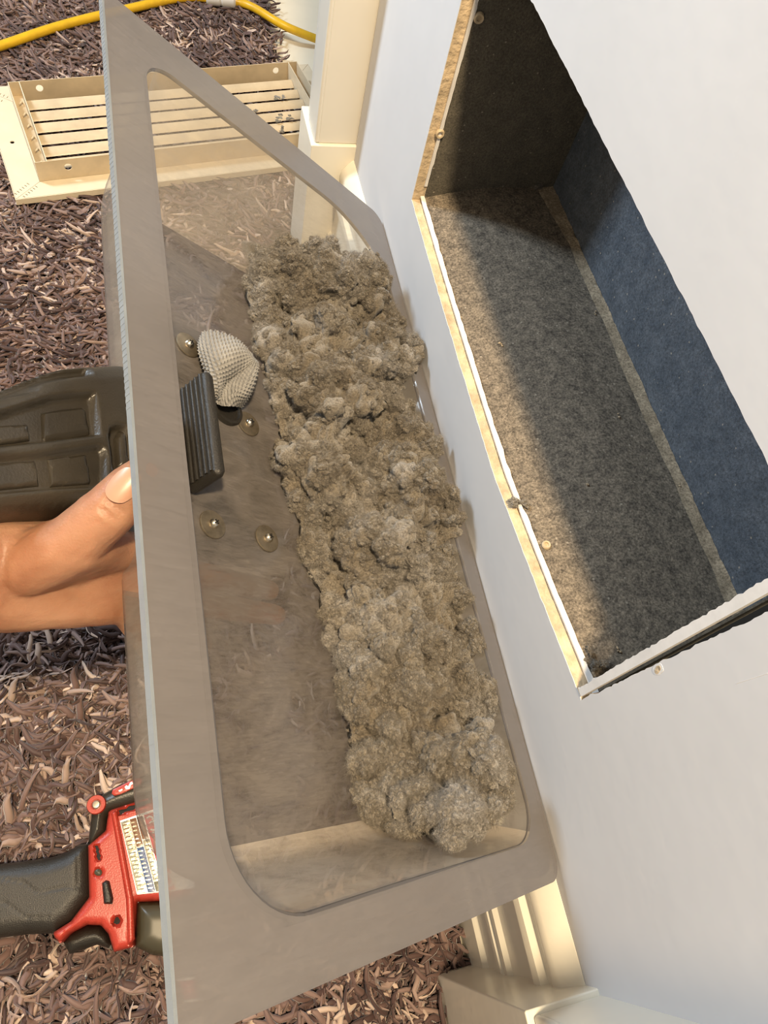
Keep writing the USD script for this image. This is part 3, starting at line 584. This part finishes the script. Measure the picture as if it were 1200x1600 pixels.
for i, (px, py) in enumerate(WS):
    s, t, _ = on_tray(px, py, PD); o = T(s, t, PD)
    wsh = obj('washer', frame(lathe([(.0035, 0), (.0105, 0), (.0115, .0006), (.0113, .0016), (.0104, .0019), (.004, .0024), (.0035, .0022)], 40), o, TU, TE, TN), M['washer'], tray, label=None)
    hd = lathe([(0, .0062), (.0012, .0061), (.0030, .0052), (.0040, .0034), (.0042, .0018), (0, .0018)], 28)
    obj('screw_head', frame(hd, o, TU, TE, TN), M['steel'], wsh, smooth=50)
    a = .5 + i; c1 = cat(bx(-.0022, .0022, -.00045, .00045, .0058, .00635), bx(-.00045, .00045, -.0022, .0022, .0058, .00635))
    c1.apply_transform(trimesh.transformations.rotation_matrix(a, [0, 0, 1])); obj('cross_slot', frame(c1, o, TU, TE, TN), M['hole'], wsh, smooth=False)

# ================================================================== the black tool bolted under the tray
tool = thing('black_tool', T(.36, .0, .11), 'black plastic tool body with recessed grip panels, fixed beneath the tray', 'tool')
WT = .052
def c5(ps): return [(x / 5, 540 + y / 5) for x, y in ps]
def tp(ps, w=WT): return Polygon([tuple(on_tray(x, y, w)[:2]) for x, y in ps]).buffer(0).intersection(sbox(-1, -1, 1, .059))
tout = c5([(-900, 480), (-300, 350), (0, 300), (200, 215), (350, 160), (520, 115), (700, 100), (960, 92), (1300, 110), (1500, 160), (1560, 400), (1600, 900), (1560, 1120), (1300, 1190), (900, 1195), (600, 1215), (300, 1225), (0, 1240), (-900, 1330)])
rec = [(c5([(-600, 470), (-200, 385), (0, 325), (150, 275), (350, 195), (500, 165), (722, 145), (726, 212), (560, 232), (400, 255), (320, 282), (280, 340), (150, 365), (0, 388), (-600, 520)]), .006),
       (c5([(-600, 660), (0, 530), (250, 450), (420, 400), (560, 385), (738, 372), (778, 690), (560, 715), (360, 742), (0, 778), (-600, 870)]), .005),
       (c5([(-600, 960), (0, 868), (330, 842), (560, 815), (780, 785), (812, 800), (830, 860), (830, 1075), (780, 1090), (400, 1105), (0, 1135), (-600, 1200)]), .004),
       (c5([(865, 700), (880, 640), (930, 618), (985, 625), (1025, 680), (1050, 800), (1060, 960), (900, 965)]), .006)]
shell = obj('body', in_tray(frame(pillow(tp(tout).intersection(sbox(-1, -1, 1, .060)), -.19, -WT, .016, .0016, [(tp(q), d) for q, d in rec], .0035), (0, 0, 0), (1, 0, 0), (0, 1, 0), (0, 0, -1))), M['black_tool'], tool, smooth=40)
for ps in ([(350, 505), (500, 475), (688, 458), (730, 670), (560, 700), (362, 722)], [(-600, 640), (0, 600), (245, 590), (262, 715), (150, 735), (0, 750), (-600, 830)], [(385, 862), (560, 842), (700, 822), (745, 1060), (420, 1082)], [(-600, 980), (0, 890), (310, 872), (335, 1075), (0, 1105), (-600, 1170)]):
    q = tp(c5(ps)); obj('grip_panel', in_tray(frame(pillow(q, -WT - .009, -WT - .0025, .002, .0016), (0, 0, 0), (1, 0, 0), (0, 1, 0), (0, 0, -1))), M['black_tool'], tool, smooth=40)
q = tp(c5([(925, 700), (960, 640), (1000, 660), (1020, 760), (1040, 940), (945, 945)])); obj('slide_button', in_tray(frame(pillow(q, -WT - .009, -WT - .001, .004, .0016), (0, 0, 0), (1, 0, 0), (0, 1, 0), (0, 0, -1))), M['black_tool'], tool, smooth=40)
q = tp(c5([(-900, 1400), (0, 1290), (200, 1268), (400, 1255), (455, 1290), (490, 1350), (300, 1370), (0, 1385), (-900, 1500)]), .082); obj('lower_guard', in_tray(frame(pillow(q, -.19, -.082, .010, .0018), (0, 0, 0), (1, 0, 0), (0, 1, 0), (0, 0, -1))), M['black_tool'], tool, smooth=40)
# ribbed block of the tool standing through the tray floor
rs0, rs1, rt0, rt1, rh = .308, .398, .094, .104, .036
blk = bx(rs0, rs1, rt0, rt1, PD - rh, PD - .0005, .004)
rb = obj('ribbed_block', in_tray(blk), M['black_rubber'], tool, smooth=40, label='ribbed black block standing inside the tray')
for i in range(6):
    w = PD - rh + .005 + i * .0053
    obj('rib', in_tray(tube([(rs0 + .004, rt0 - .0002, w), (rs1 - .003, rt0 - .0002, w)], .0014, 8)), M['black_rubber'], rb)
pl = Polygon(rrect(.262, .475, .090, .192, (.02,) * 4)); obj('mounting_plate', in_tray(extr(pl, .004, PD + .0024)), M['black_tool'], tool, smooth=False)
cv = lathe([(0, .001), (.012, .001), (.0125, .004), (.0150, .004), (.0155, .0005), (.0155, 0), (0, 0)], 32)
s, t, _ = on_tray(352, 640, PD); obj('port_ring', frame(cv, T(s, t, PD), TU, TE, TN), M['black_rubber'], tool, smooth=40)

# ================================================================== the grey knitted rag stuffed in beside it
def knit_sheet(cage, nu=60, nv=60, thick=.0016):
    """A folded cloth from a coarse cage of tray points, with the loops of the knit as relief."""
    from scipy.interpolate import RectBivariateSpline
    cage = np.asarray(cage, float); a, b = cage.shape[:2]; ku, kv = min(3, a - 1), min(3, b - 1)
    u, v = np.linspace(0, a - 1, nu), np.linspace(0, b - 1, nv)
    P = np.stack([RectBivariateSpline(range(a), range(b), cage[..., k], kx=ku, ky=kv)(u, v) for k in range(3)], -1)
    N = np.cross(np.gradient(P, axis=0), np.gradient(P, axis=1)); N /= np.linalg.norm(N, axis=2, keepdims=True) + 1e-12
    uu = np.arange(nu)[:, None]; vv = np.arange(nv)[None, :]
    P = P + N * (.0014 * (np.abs(np.sin(uu * np.pi / 8)) * 1.0 + .9 * np.abs(np.sin(vv * np.pi / 8 + (uu // 8 % 2) * np.pi / 2)) - .9))[..., None]
    top, bot = P, P - N * thick; v_ = np.vstack([top.reshape(-1, 3), bot.reshape(-1, 3)]); f = []; o = nu * nv
    for i in range(nu - 1):
        for j in range(nv - 1):
            q = i * nv + j; f += [[q, q + nv, q + nv + 1], [q, q + nv + 1, q + 1], [o + q, o + q + nv + 1, o + q + nv], [o + q, o + q + 1, o + q + nv + 1]]
    def edge(ids):
        for x, y in zip(ids[:-1], ids[1:]): f.extend([[x, y, o + y], [x, o + y, o + x]])
    edge([j for j in range(nv)]); edge([(nu - 1) * nv + j for j in range(nv)]); edge([i * nv for i in range(nu)]); edge([i * nv + nv - 1 for i in range(nu)])
    m = trimesh.Trimesh(v_, f, process=False); return m
def C(px, py, h): w = PD - h; return on_tray(px, py, w)     # a rag point: pixel and height above the tray floor
cage = [[C(316, 530, .004), C(312, 545, .010), C(318, 566, .012), C(326, 590, .010), C(332, 612, .006), C(338, 622, .002)],
        [C(326, 518, .010), C(330, 540, .022), C(338, 566, .026), C(342, 592, .022), C(342, 612, .016), C(340, 628, .008)],
        [C(348, 522, .012), C(354, 545, .026), C(360, 570, .026), C(358, 594, .014), C(348, 606, .012), C(346, 634, .010)],
        [C(370, 532, .012), C(378, 552, .024), C(380, 572, .020), C(370, 590, .016), C(362, 602, .020), C(356, 634, .012)],
        [C(386, 548, .008), C(394, 562, .016), C(396, 572, .022), C(386, 594, .024), C(376, 612, .022), C(368, 634, .008)],
        [C(390, 552, .002), C(399, 566, .008), C(400, 580, .012), C(394, 604, .014), C(386, 622, .010), C(376, 636, .002)]]
obj('rag', in_tray(knit_sheet(cage, 168, 168)), M['knit'], smooth=60, label='crumpled grey knitted rag stuffed beside the ribbed block in the tray', category='rag')

# ================================================================== the heap of lint
ST = [((602, 1298), (690, 1306)), ((575, 1288), (770, 1284)), ((556, 1245), (806, 1225)), ((545, 1180), (806, 1180)), ((530, 1080), (768, 1090)), ((500, 985), (745, 985)), ((484, 890), (722, 880)),
      ((462, 800), (690, 790)), ((436, 740), (672, 715)), ((424, 650), (652, 640)), ((412, 570), (628, 560)), ((392, 500), (604, 480)), ((380, 450), (594, 455)), ((384, 418), (580, 440)), ((402, 408), (520, 450))]
Lp = np.array([on_tray(*a, PD - .001) for a, b in ST]); Rp = np.array([on_tray(*b, .014) for a, b in ST])
NS, NV = 420, 130
def along(P, n): return smoothline(P, n)
kx = np.linspace(0, len(ST) - 1, NS)
L3 = np.stack([np.interp(kx, range(len(ST)), Lp[:, i]) for i in range(3)], 1); R3 = np.stack([np.interp(kx, range(len(ST)), Rp[:, i]) for i in range(3)], 1)
from scipy.ndimage import gaussian_filter1d
L3, R3 = gaussian_filter1d(L3, 7, axis=0, mode='nearest'), gaussian_filter1d(R3, 7, axis=0, mode='nearest')
up_t = np.array([TU[2], TE[2], -TN[2]])          # world up, in the tray's own axes
v = np.linspace(0, 1, NV)
endk = np.sqrt(np.clip(np.minimum(np.arange(NS), NS - 1 - np.arange(NS)) / 22.0, 0, 1))
bul = np.sin(np.pi * v) ** .55
base_ = L3[:, None] * (1 - v[None, :, None]) + R3[:, None] * v[None, :, None]
nrm = np.array([0, 0, -1.0]) * .55 + up_t * .45; nrm /= np.linalg.norm(nrm)
heap = base_ + nrm * (bul[None, :, None] * .034 * endk[:, None, None])
sk = np.where(v < .5, (1 - v / .5), 0) ; heap[..., 1] -= (.004 * np.sin(np.pi * np.clip(v * 2, 0, 1)))[None]
Wd = TO + heap[..., 0:1] * TU + heap[..., 1:2] * TE - heap[..., 2:3] * TN
def worley(p, cell, seed, jitter=.9):
    lo, hi = p.min(0) - cell * 2, p.max(0) + cell * 2; r = np.random.default_rng(seed)
    g = np.stack(np.meshgrid(*[np.arange(a, b, cell) for a, b in zip(lo, hi)], indexing='ij'), -1).reshape(-1, 3); g = g + r.uniform(-jitter / 2, jitter / 2, g.shape) * cell
    d, i = cKDTree(g).query(p); return d / cell, i, g
def grid_normals(P):
    n = np.cross(np.gradient(P, axis=0), np.gradient(P, axis=1)); n /= np.linalg.norm(n, axis=2, keepdims=True) + 1e-12
    return n * np.sign(np.sum(n * (TN * .6 + np.array([0, 0, .4])), axis=2, keepdims=True).mean())
edge_k = np.clip(np.minimum(v, 1 - v) / .06, 0, 1)[None, :, None] * .7 + .3
P = Wd
for cell, amp, seed in ((.055, .032, 1), (.024, .015, 2), (.010, .004, 3)):
    n = grid_normals(gaussian_filter1d(gaussian_filter1d(P, 4, axis=0), 3, axis=1)); q = P.reshape(-1, 3); wob = np.stack([meshkit.noise(q / cell * .9 + 9.1 * k, seed * 5 + k) for k in range(3)], 1) - .5
    d, i, g = worley(q + wob * cell * .5, cell, seed); lump = (1 - np.clip(d / .66, 0, 1) ** 2) - .5; lump = lump * (.5 + 1.1 * ((i * 7919) % 101 / 101.0))
    P = P + n * (amp * lump).reshape(NS, NV, 1) * edge_k
pw = P.reshape(-1, 3); tc = to_tray(pw)
tc[:, 2] = np.minimum(tc[:, 2], PD - .0006)
lim = .034 + 0.0; tmax = .330 - (.330 - .302) * np.clip(tc[:, 2], 0, PD) / PD - .002
tc[:, 1] = np.where(tc[:, 2] > 0, np.minimum(tc[:, 1], tmax), tc[:, 1])
smin = .030 + (.060 - .030) * np.clip(tc[:, 2], 0, PD) / PD + .003; tc[:, 0] = np.maximum(tc[:, 0], smin)
pw = T(tc[:, 0], tc[:, 1], tc[:, 2]); P = pw.reshape(NS, NV, 3)
# underside: down the wall into the valley and back along the floor
tb = to_tray(P[:, -1]); ta = to_tray(P[:, 0])
val = np.stack([(ta[:, 0] + tb[:, 0]) / 2, np.full(NS, .298), np.full(NS, PD - .001)], 1); val[:, 0] = np.maximum(val[:, 0], .062)
V3 = T(val[:, 0], val[:, 1], val[:, 2])
G = np.concatenate([P, V3[:, None]], 1); W_ = NV + 1
i, j = np.meshgrid(np.arange(NS - 1), np.arange(W_), indexing='ij'); a = (i * W_ + j).ravel(); b = (i * W_ + (j + 1) % W_).ravel()
F_ = np.vstack([np.c_[a, b, b + W_], np.c_[a, b + W_, a + W_]])
capv = np.vstack([G[0].mean(0), G[-1].mean(0)]); nb = NS * W_
jj = np.arange(W_); F_ = np.vstack([F_, np.c_[np.full(W_, nb), (jj + 1) % W_, jj], np.c_[np.full(W_, nb + 1), (NS - 1) * W_ + jj, (NS - 1) * W_ + (jj + 1) % W_]])
hm = trimesh.Trimesh(np.vstack([G.reshape(-1, 3), capv]), F_, process=False)
if hm.volume < 0: hm.invert()
lint = thing('lint_heap', T(.3, .28, PD - .002), 'long fluffy heap of grey-brown lint lying along the low side of the tray', 'dust', kind='stuff')
obj('fluff', hm, M['lint'], lint, smooth=True, kind='stuff')
# loose fibres standing out of it
def fibres(path, pos, nor, n_seg=3, L=(.002, .006), wid=.00016, seed=1):
    r = np.random.default_rng(seed); k = len(pos); d = nor * r.uniform(.4, 1.0, (k, 1)) + r.normal(0, .6, (k, 3)); d /= np.linalg.norm(d, axis=1, keepdims=True)
    ln = r.uniform(*L, (k, 1)); bend = r.normal(0, .5, (k, 3)); p0 = pos - nor * .0006; p1 = p0 + d * ln * .5; d2 = d + bend; d2 /= np.linalg.norm(d2, axis=1, keepdims=True); p2 = p1 + d2 * ln * .5
    pts_ = np.stack([p0, p1, p2], 1).reshape(-1, 3)
    c = UsdGeom.BasisCurves.Define(stage, path); c.CreateTypeAttr('linear'); c.CreatePointsAttr(Vt.Vec3fArray.FromNumpy(pts_.astype(np.float32)))
    c.CreateCurveVertexCountsAttr(Vt.IntArray.FromNumpy(np.full(k, 3, np.int32))); c.CreateWidthsAttr(Vt.FloatArray.FromNumpy(np.tile([wid, wid * .8, wid * .4], k).astype(np.float32))); c.SetWidthsInterpolation('vertex')
    UsdShade.MaterialBindingAPI.Apply(c.GetPrim()).Bind(M['lint']); put(c.GetPrim(), kind='stuff')
nn = grid_normals(P).reshape(-1, 3); pf = P.reshape(-1, 3)
def puff(seed, sub=4):
    """A unit ball of fluff: lumps, creases and a ragged skin."""
    s_ = trimesh.creation.icosphere(sub, 1.0); v_ = np.array(s_.vertices); r = np.random.default_rng(seed)
    c = r.normal(0, 1, (26, 3)); c /= np.linalg.norm(c, axis=1, keepdims=True); d, i_ = cKDTree(c).query(v_); rad = .46 + .56 * np.sqrt(np.clip(1 - (d / .56) ** 2, 0, 1)) * (.35 + .75 * r.random(26))[i_]
    c2 = r.normal(0, 1, (170, 3)); c2 /= np.linalg.norm(c2, axis=1, keepdims=True); d2, j_ = cKDTree(c2).query(v_); rad = rad + .16 * (np.sqrt(np.clip(1 - (d2 / .22) ** 2, 0, 1)) - .5)
    rad = rad + .26 * (meshkit.fbm(v_ * 9 + seed, 3, seed) - .5); s_.vertices = v_ * rad[:, None]; return s_
lp = lint + '/clump'; li = UsdGeom.PointInstancer.Define(stage, lp); put(li.GetPrim(), kind='stuff'); protos = []
for k in range(8):
    xp = UsdGeom.Xform.Define(stage, f'{lp}/puff_{k:03d}' if k else f'{lp}/puff'); pth = str(xp.GetPath()); pm = puff(300 + k)
    usdkit.mesh(stage, pth + '/ball', pm, M['lint'], smooth=True); r = np.random.default_rng(k); ii = r.integers(0, len(pm.vertices), 1500)
    fibres(pth + '/fuzz', np.array(pm.vertices)[ii], np.array(pm.vertex_normals)[ii], L=(.15, .62), wid=.013, seed=k); protos.append(xp.GetPath())
ii = np.random.default_rng(5).integers(0, NS * NV, 45000); fibres(lint + '/fibre', pf[ii] - BASE[lint], nn[ii], L=(.0016, .005), wid=.00013)
li.CreatePrototypesRel().SetTargets(protos)
r_ = np.random.default_rng(12); pp, ss = [], []
st_ = np.abs(to_tray(pf))
for cnt, lo_, hi_, sink in ((520, .0058, .0115, .45), (2800, .0030, .0058, .1), (9000, .0013, .0028, 0.0)):
    k = r_.integers(0, NS * NV, cnt * 3); k = k[meshkit.fbm(pf[k] / .016, 2, 91) + r_.normal(0, .07, len(k)) > (.47 if lo_ > .002 else 0)][:cnt]; cnt = len(k); sz = r_.uniform(lo_, hi_, cnt)
    if pp and lo_ < .006:      # smaller tufts ride on the larger ones
        prev, ps_ = pp[0], ss[0]; h_ = cnt * 2 // 3; m_ = r_.integers(0, len(prev), h_); d = nn[r_.integers(0, NS * NV, h_)] + r_.normal(0, .55, (h_, 3)); d /= np.linalg.norm(d, axis=1, keepdims=True)
        c = np.vstack([prev[m_] + d * ps_[m_][:, None] * .85, pf[k[h_:]] - nn[k[h_:]] * sz[h_:, None] * sink])
    else: c = pf[k] - nn[k] * sz[:, None] * sink
    pp.append(c); ss.append(sz)
pp, ss = np.vstack(pp), np.concatenate(ss); tq = to_tray(pp)
tq[:, 2] = np.minimum(tq[:, 2], PD - ss * .8); tm_ = .330 - .028 * np.clip(tq[:, 2], 0, PD) / PD - ss * .8; tq[:, 1] = np.where(tq[:, 2] > -.004, np.minimum(tq[:, 1], tm_), tq[:, 1]); tq[:, 0] = np.maximum(tq[:, 0], .034 + .03 * np.clip(tq[:, 2], 0, PD) / PD + ss)
pp = T(tq[:, 0], tq[:, 1], tq[:, 2]); N_ = len(pp)
li.CreatePositionsAttr(Vt.Vec3fArray.FromNumpy((pp - BASE[lint]).astype(np.float32))); li.CreateProtoIndicesAttr(Vt.IntArray.FromNumpy(r_.integers(0, 8, N_).astype(np.int32)))
qq = r_.normal(0, 1, (N_, 4)); qq /= np.linalg.norm(qq, axis=1, keepdims=True); li.CreateOrientationsAttr(Vt.QuathArray([Gf.Quath(*map(float, x)) for x in qq]))
li.CreateScalesAttr(Vt.Vec3fArray.FromNumpy((ss[:, None] * r_.uniform(.65, 1.3, (N_, 3))).astype(np.float32)))
# small tufts of lint left on the lip of the opening and in the duct
def tuft_of_lint(c, size, seed, label, n=6):
    m = fluff(c, size, seed, n, .55); p = thing('lint_tuft', c, label, 'dust'); obj('clump', m, M['lint'], p, smooth=True)
    r = np.random.default_rng(seed); ii = r.integers(0, len(m.vertices), 500); fibres(p + '/fuzz', np.array(m.vertices)[ii] - BASE[p], np.array(m.vertex_normals)[ii], L=(.0015, .005), wid=.00012, seed=seed)
tuft_of_lint(duct_floor_at(810, 790) + [0, 0, .003], .0065, 60, 'small dark tuft of lint on the lip halfway along the opening', 6)
tuft_of_lint(duct_floor_at(922, 1040) + [0, 0, .003], .0065, 61, 'tuft of lint in the near bottom corner of the opening', 7)
tuft_of_lint(duct_floor_at(845, 285) + [0, 0, .003], .010, 62, 'ridge of tan lint in the far back corner of the duct floor', 8)
for k, (px, py) in enumerate(((918, 757), (964, 650), (930, 490), (1060, 757), (965, 1017), (783, 540))):
    obj('crumb', fluff(duct_floor_at(px, py) + [0, 0, .001], .0016, 80 + k, 3, .7), M['gypsum'], label=['pale crumb in the middle of the duct floor', 'dark speck beside the back edge of the duct floor', 'tiny pale crumb by the back edge, far half of the duct floor', 'pale crumb near the back edge, near half of the duct floor', 'white crumb at the near end of the duct floor', 'pale crumb at the far end of the duct floor'][k], category='crumb')

# ================================================================== the arm and hand holding the tray from below
person = thing('person', at_range(60, 905, .46), 'person whose bare forearm and hand reach in from the left, holding the tray from below', 'person')
def ball(c, r): return m3.Manifold.sphere(r, 36).translate(tuple(map(float, c)))
def bone(p0, r0, p1, r1): return m3.Manifold.batch_hull([ball(p0, r0), ball(p1, r1)])
def chain(js): return [bone(*js[i], *js[i + 1]) for i in range(len(js) - 1)]
R_ = at_range
def TW(s, t, w): return T(s, t, w)
parts = []
parts.append(m3.Manifold.batch_hull([ball(R_(-330, 830, .41), .024), ball(R_(-330, 935, .42), .022), ball(R_(-60, 866, .455), .0195), ball(R_(-60, 940, .462), .0185)]))
parts.append(m3.Manifold.batch_hull([ball(R_(-60, 866, .455), .0195), ball(R_(-60, 940, .462), .0185), ball(R_(70, 866, .468), .0195), ball(R_(60, 940, .475), .0175)]))
imcp, mmcp, rmcp, lmcp = R_(204, 862, .480), R_(212, 892, .490), R_(210, 922, .492), R_(196, 948, .492)
parts.append(m3.Manifold.batch_hull([ball(R_(70, 866, .468), .0195), ball(R_(60, 940, .475), .0175), ball(imcp, .0125), ball(mmcp, .0125), ball(rmcp, .012), ball(lmcp, .011)]))
_a0, _b0 = R_(-330, 830, .41), R_(-330, 935, .42); _dir = np.array([-.88, -.30, .05]) ; _dir /= np.linalg.norm(_dir)
parts.append(m3.Manifold.batch_hull([ball(_a0, .024), ball(_b0, .022), ball(_a0 + _dir * .20 + [0, .004, 0], .034), ball(_b0 + _dir * .20, .032)]))
# thumb
th_j = [(R_(40, 884, .455), .0185), (R_(112, 850, .440), .0170), (R_(172, 798, .428), .0150), (R_(206, 764, .4265), .0145), (R_(222, 744, .4275), .0108)]
parts += chain(th_j)
parts.append(m3.Manifold.batch_hull([ball(R_(40, 884, .455), .0185), ball(R_(118, 852, .440), .0165), ball(imcp, .0125), ball(R_(70, 866, .468), .0195)]))
# fingers: the first two lie flat under the tray floor, the others curl round below
parts += chain([(imcp, .0125), (TW(.252, .046, .0965), .0115), (TW(.252, .118, .0925), .0098), (TW(.250, .152, .093), .0090), (TW(.249, .178, .093), .0078)])
parts += chain([(mmcp, .0125), (TW(.231, .046, .098), .0115), (TW(.231, .118, .0940), .0098), (TW(.230, .156, .095), .0090), (TW(.230, .184, .0955), .0078)])
parts += chain([(rmcp, .012), (TW(.212, .100, .112), .0096), (TW(.211, .130, .124), .0088), (TW(.214, .132, .142), .0076)])
parts += chain([(lmcp, .011), (TW(.194, .090, .116), .0088), (TW(.193, .112, .128), .0080), (TW(.197, .112, .142), .0070)])
hand = m3.Manifold.batch_boolean(parts, m3.OpType.Add).refine_to_length(.0022)
hmsh = tm(hand); hmsh.merge_vertices(); trimesh.smoothing.filter_taubin(hmsh, lamb=.55, nu=.53, iterations=40)
vn = hmsh.vertex_normals; hv = np.array(hmsh.vertices)
cre = np.zeros(len(hv))
def crease(a, b, depth, wid):   # a skin fold between two surface points
    global cre
    a, b = np.asarray(a), np.asarray(b); t = np.clip(((hv - a) @ (b - a)) / ((b - a) @ (b - a)), 0, 1); d = np.linalg.norm(hv - (a + t[:, None] * (b - a)), axis=1)
    cre = cre - depth * np.exp(-(d / wid) ** 2)
for a, b in (((160, 795), (190, 826)), ((166, 780), (205, 812)), ((152, 818), (170, 838))):
    crease(R_(*a, .413), R_(*b, .413), .0017, .0019)
for a, b in (((22, 840), (40, 900)), ((38, 838), (62, 905)), ((4, 845), (10, 900))): crease(R_(*a, .441), R_(*b, .441), .0009, .0016)
cre += (meshkit.fbm(hv / .010, 3, 5) - .5) * .0014
hmsh.vertices = hv + vn * cre[:, None]
bodyp = obj('hand', hmsh, M['skin'], person, smooth=True)
# thumb nail
tdir = R_(226, 742, .4265) - R_(180, 796, .4265); tdir /= np.linalg.norm(tdir); view = EYE - R_(210, 760, .4265); view /= np.linalg.norm(view)
left = R_(150, 720, .4265) - R_(210, 762, .4265); left /= np.linalg.norm(left); nz = view * .93 + left * .30; nz -= tdir * (nz @ tdir); nz /= np.linalg.norm(nz); sd = np.cross(tdir, nz); sd /= np.linalg.norm(sd); nz = np.cross(sd, tdir)
a, b = np.meshgrid(np.linspace(-1, 1, 17), np.linspace(-1, 1, 17)); rr = np.maximum(np.abs(a), np.abs(b)); sq = np.sqrt(a * a + b * b) + 1e-9; k = rr / sq * .9 + .1
na, nb_ = a * k, b * k; cc = R_(203, 766, .4265); nlW, nlL, crv = .0085, .0105, .0125
npnt = cc + tdir * (nb_[..., None] * nlL) + sd * (np.sin(na * .75)[..., None] * .0115) + nz * (np.cos(na * .75)[..., None] * .0115 - (nb_ ** 2)[..., None] * .0008 + .0046)
ff = []
for y in range(16):
    for x in range(16): q = y * 17 + x; ff += [[q, q + 1, q + 18], [q, q + 18, q + 17]]
top = npnt.reshape(-1, 3); bt = top - nz * .0012; nl = trimesh.Trimesh(np.vstack([top, bt]), np.vstack([ff, np.array(ff)[:, ::-1] + 289]), process=False)
obj('thumb_nail', nl, M['nail'], bodyp, smooth=True)
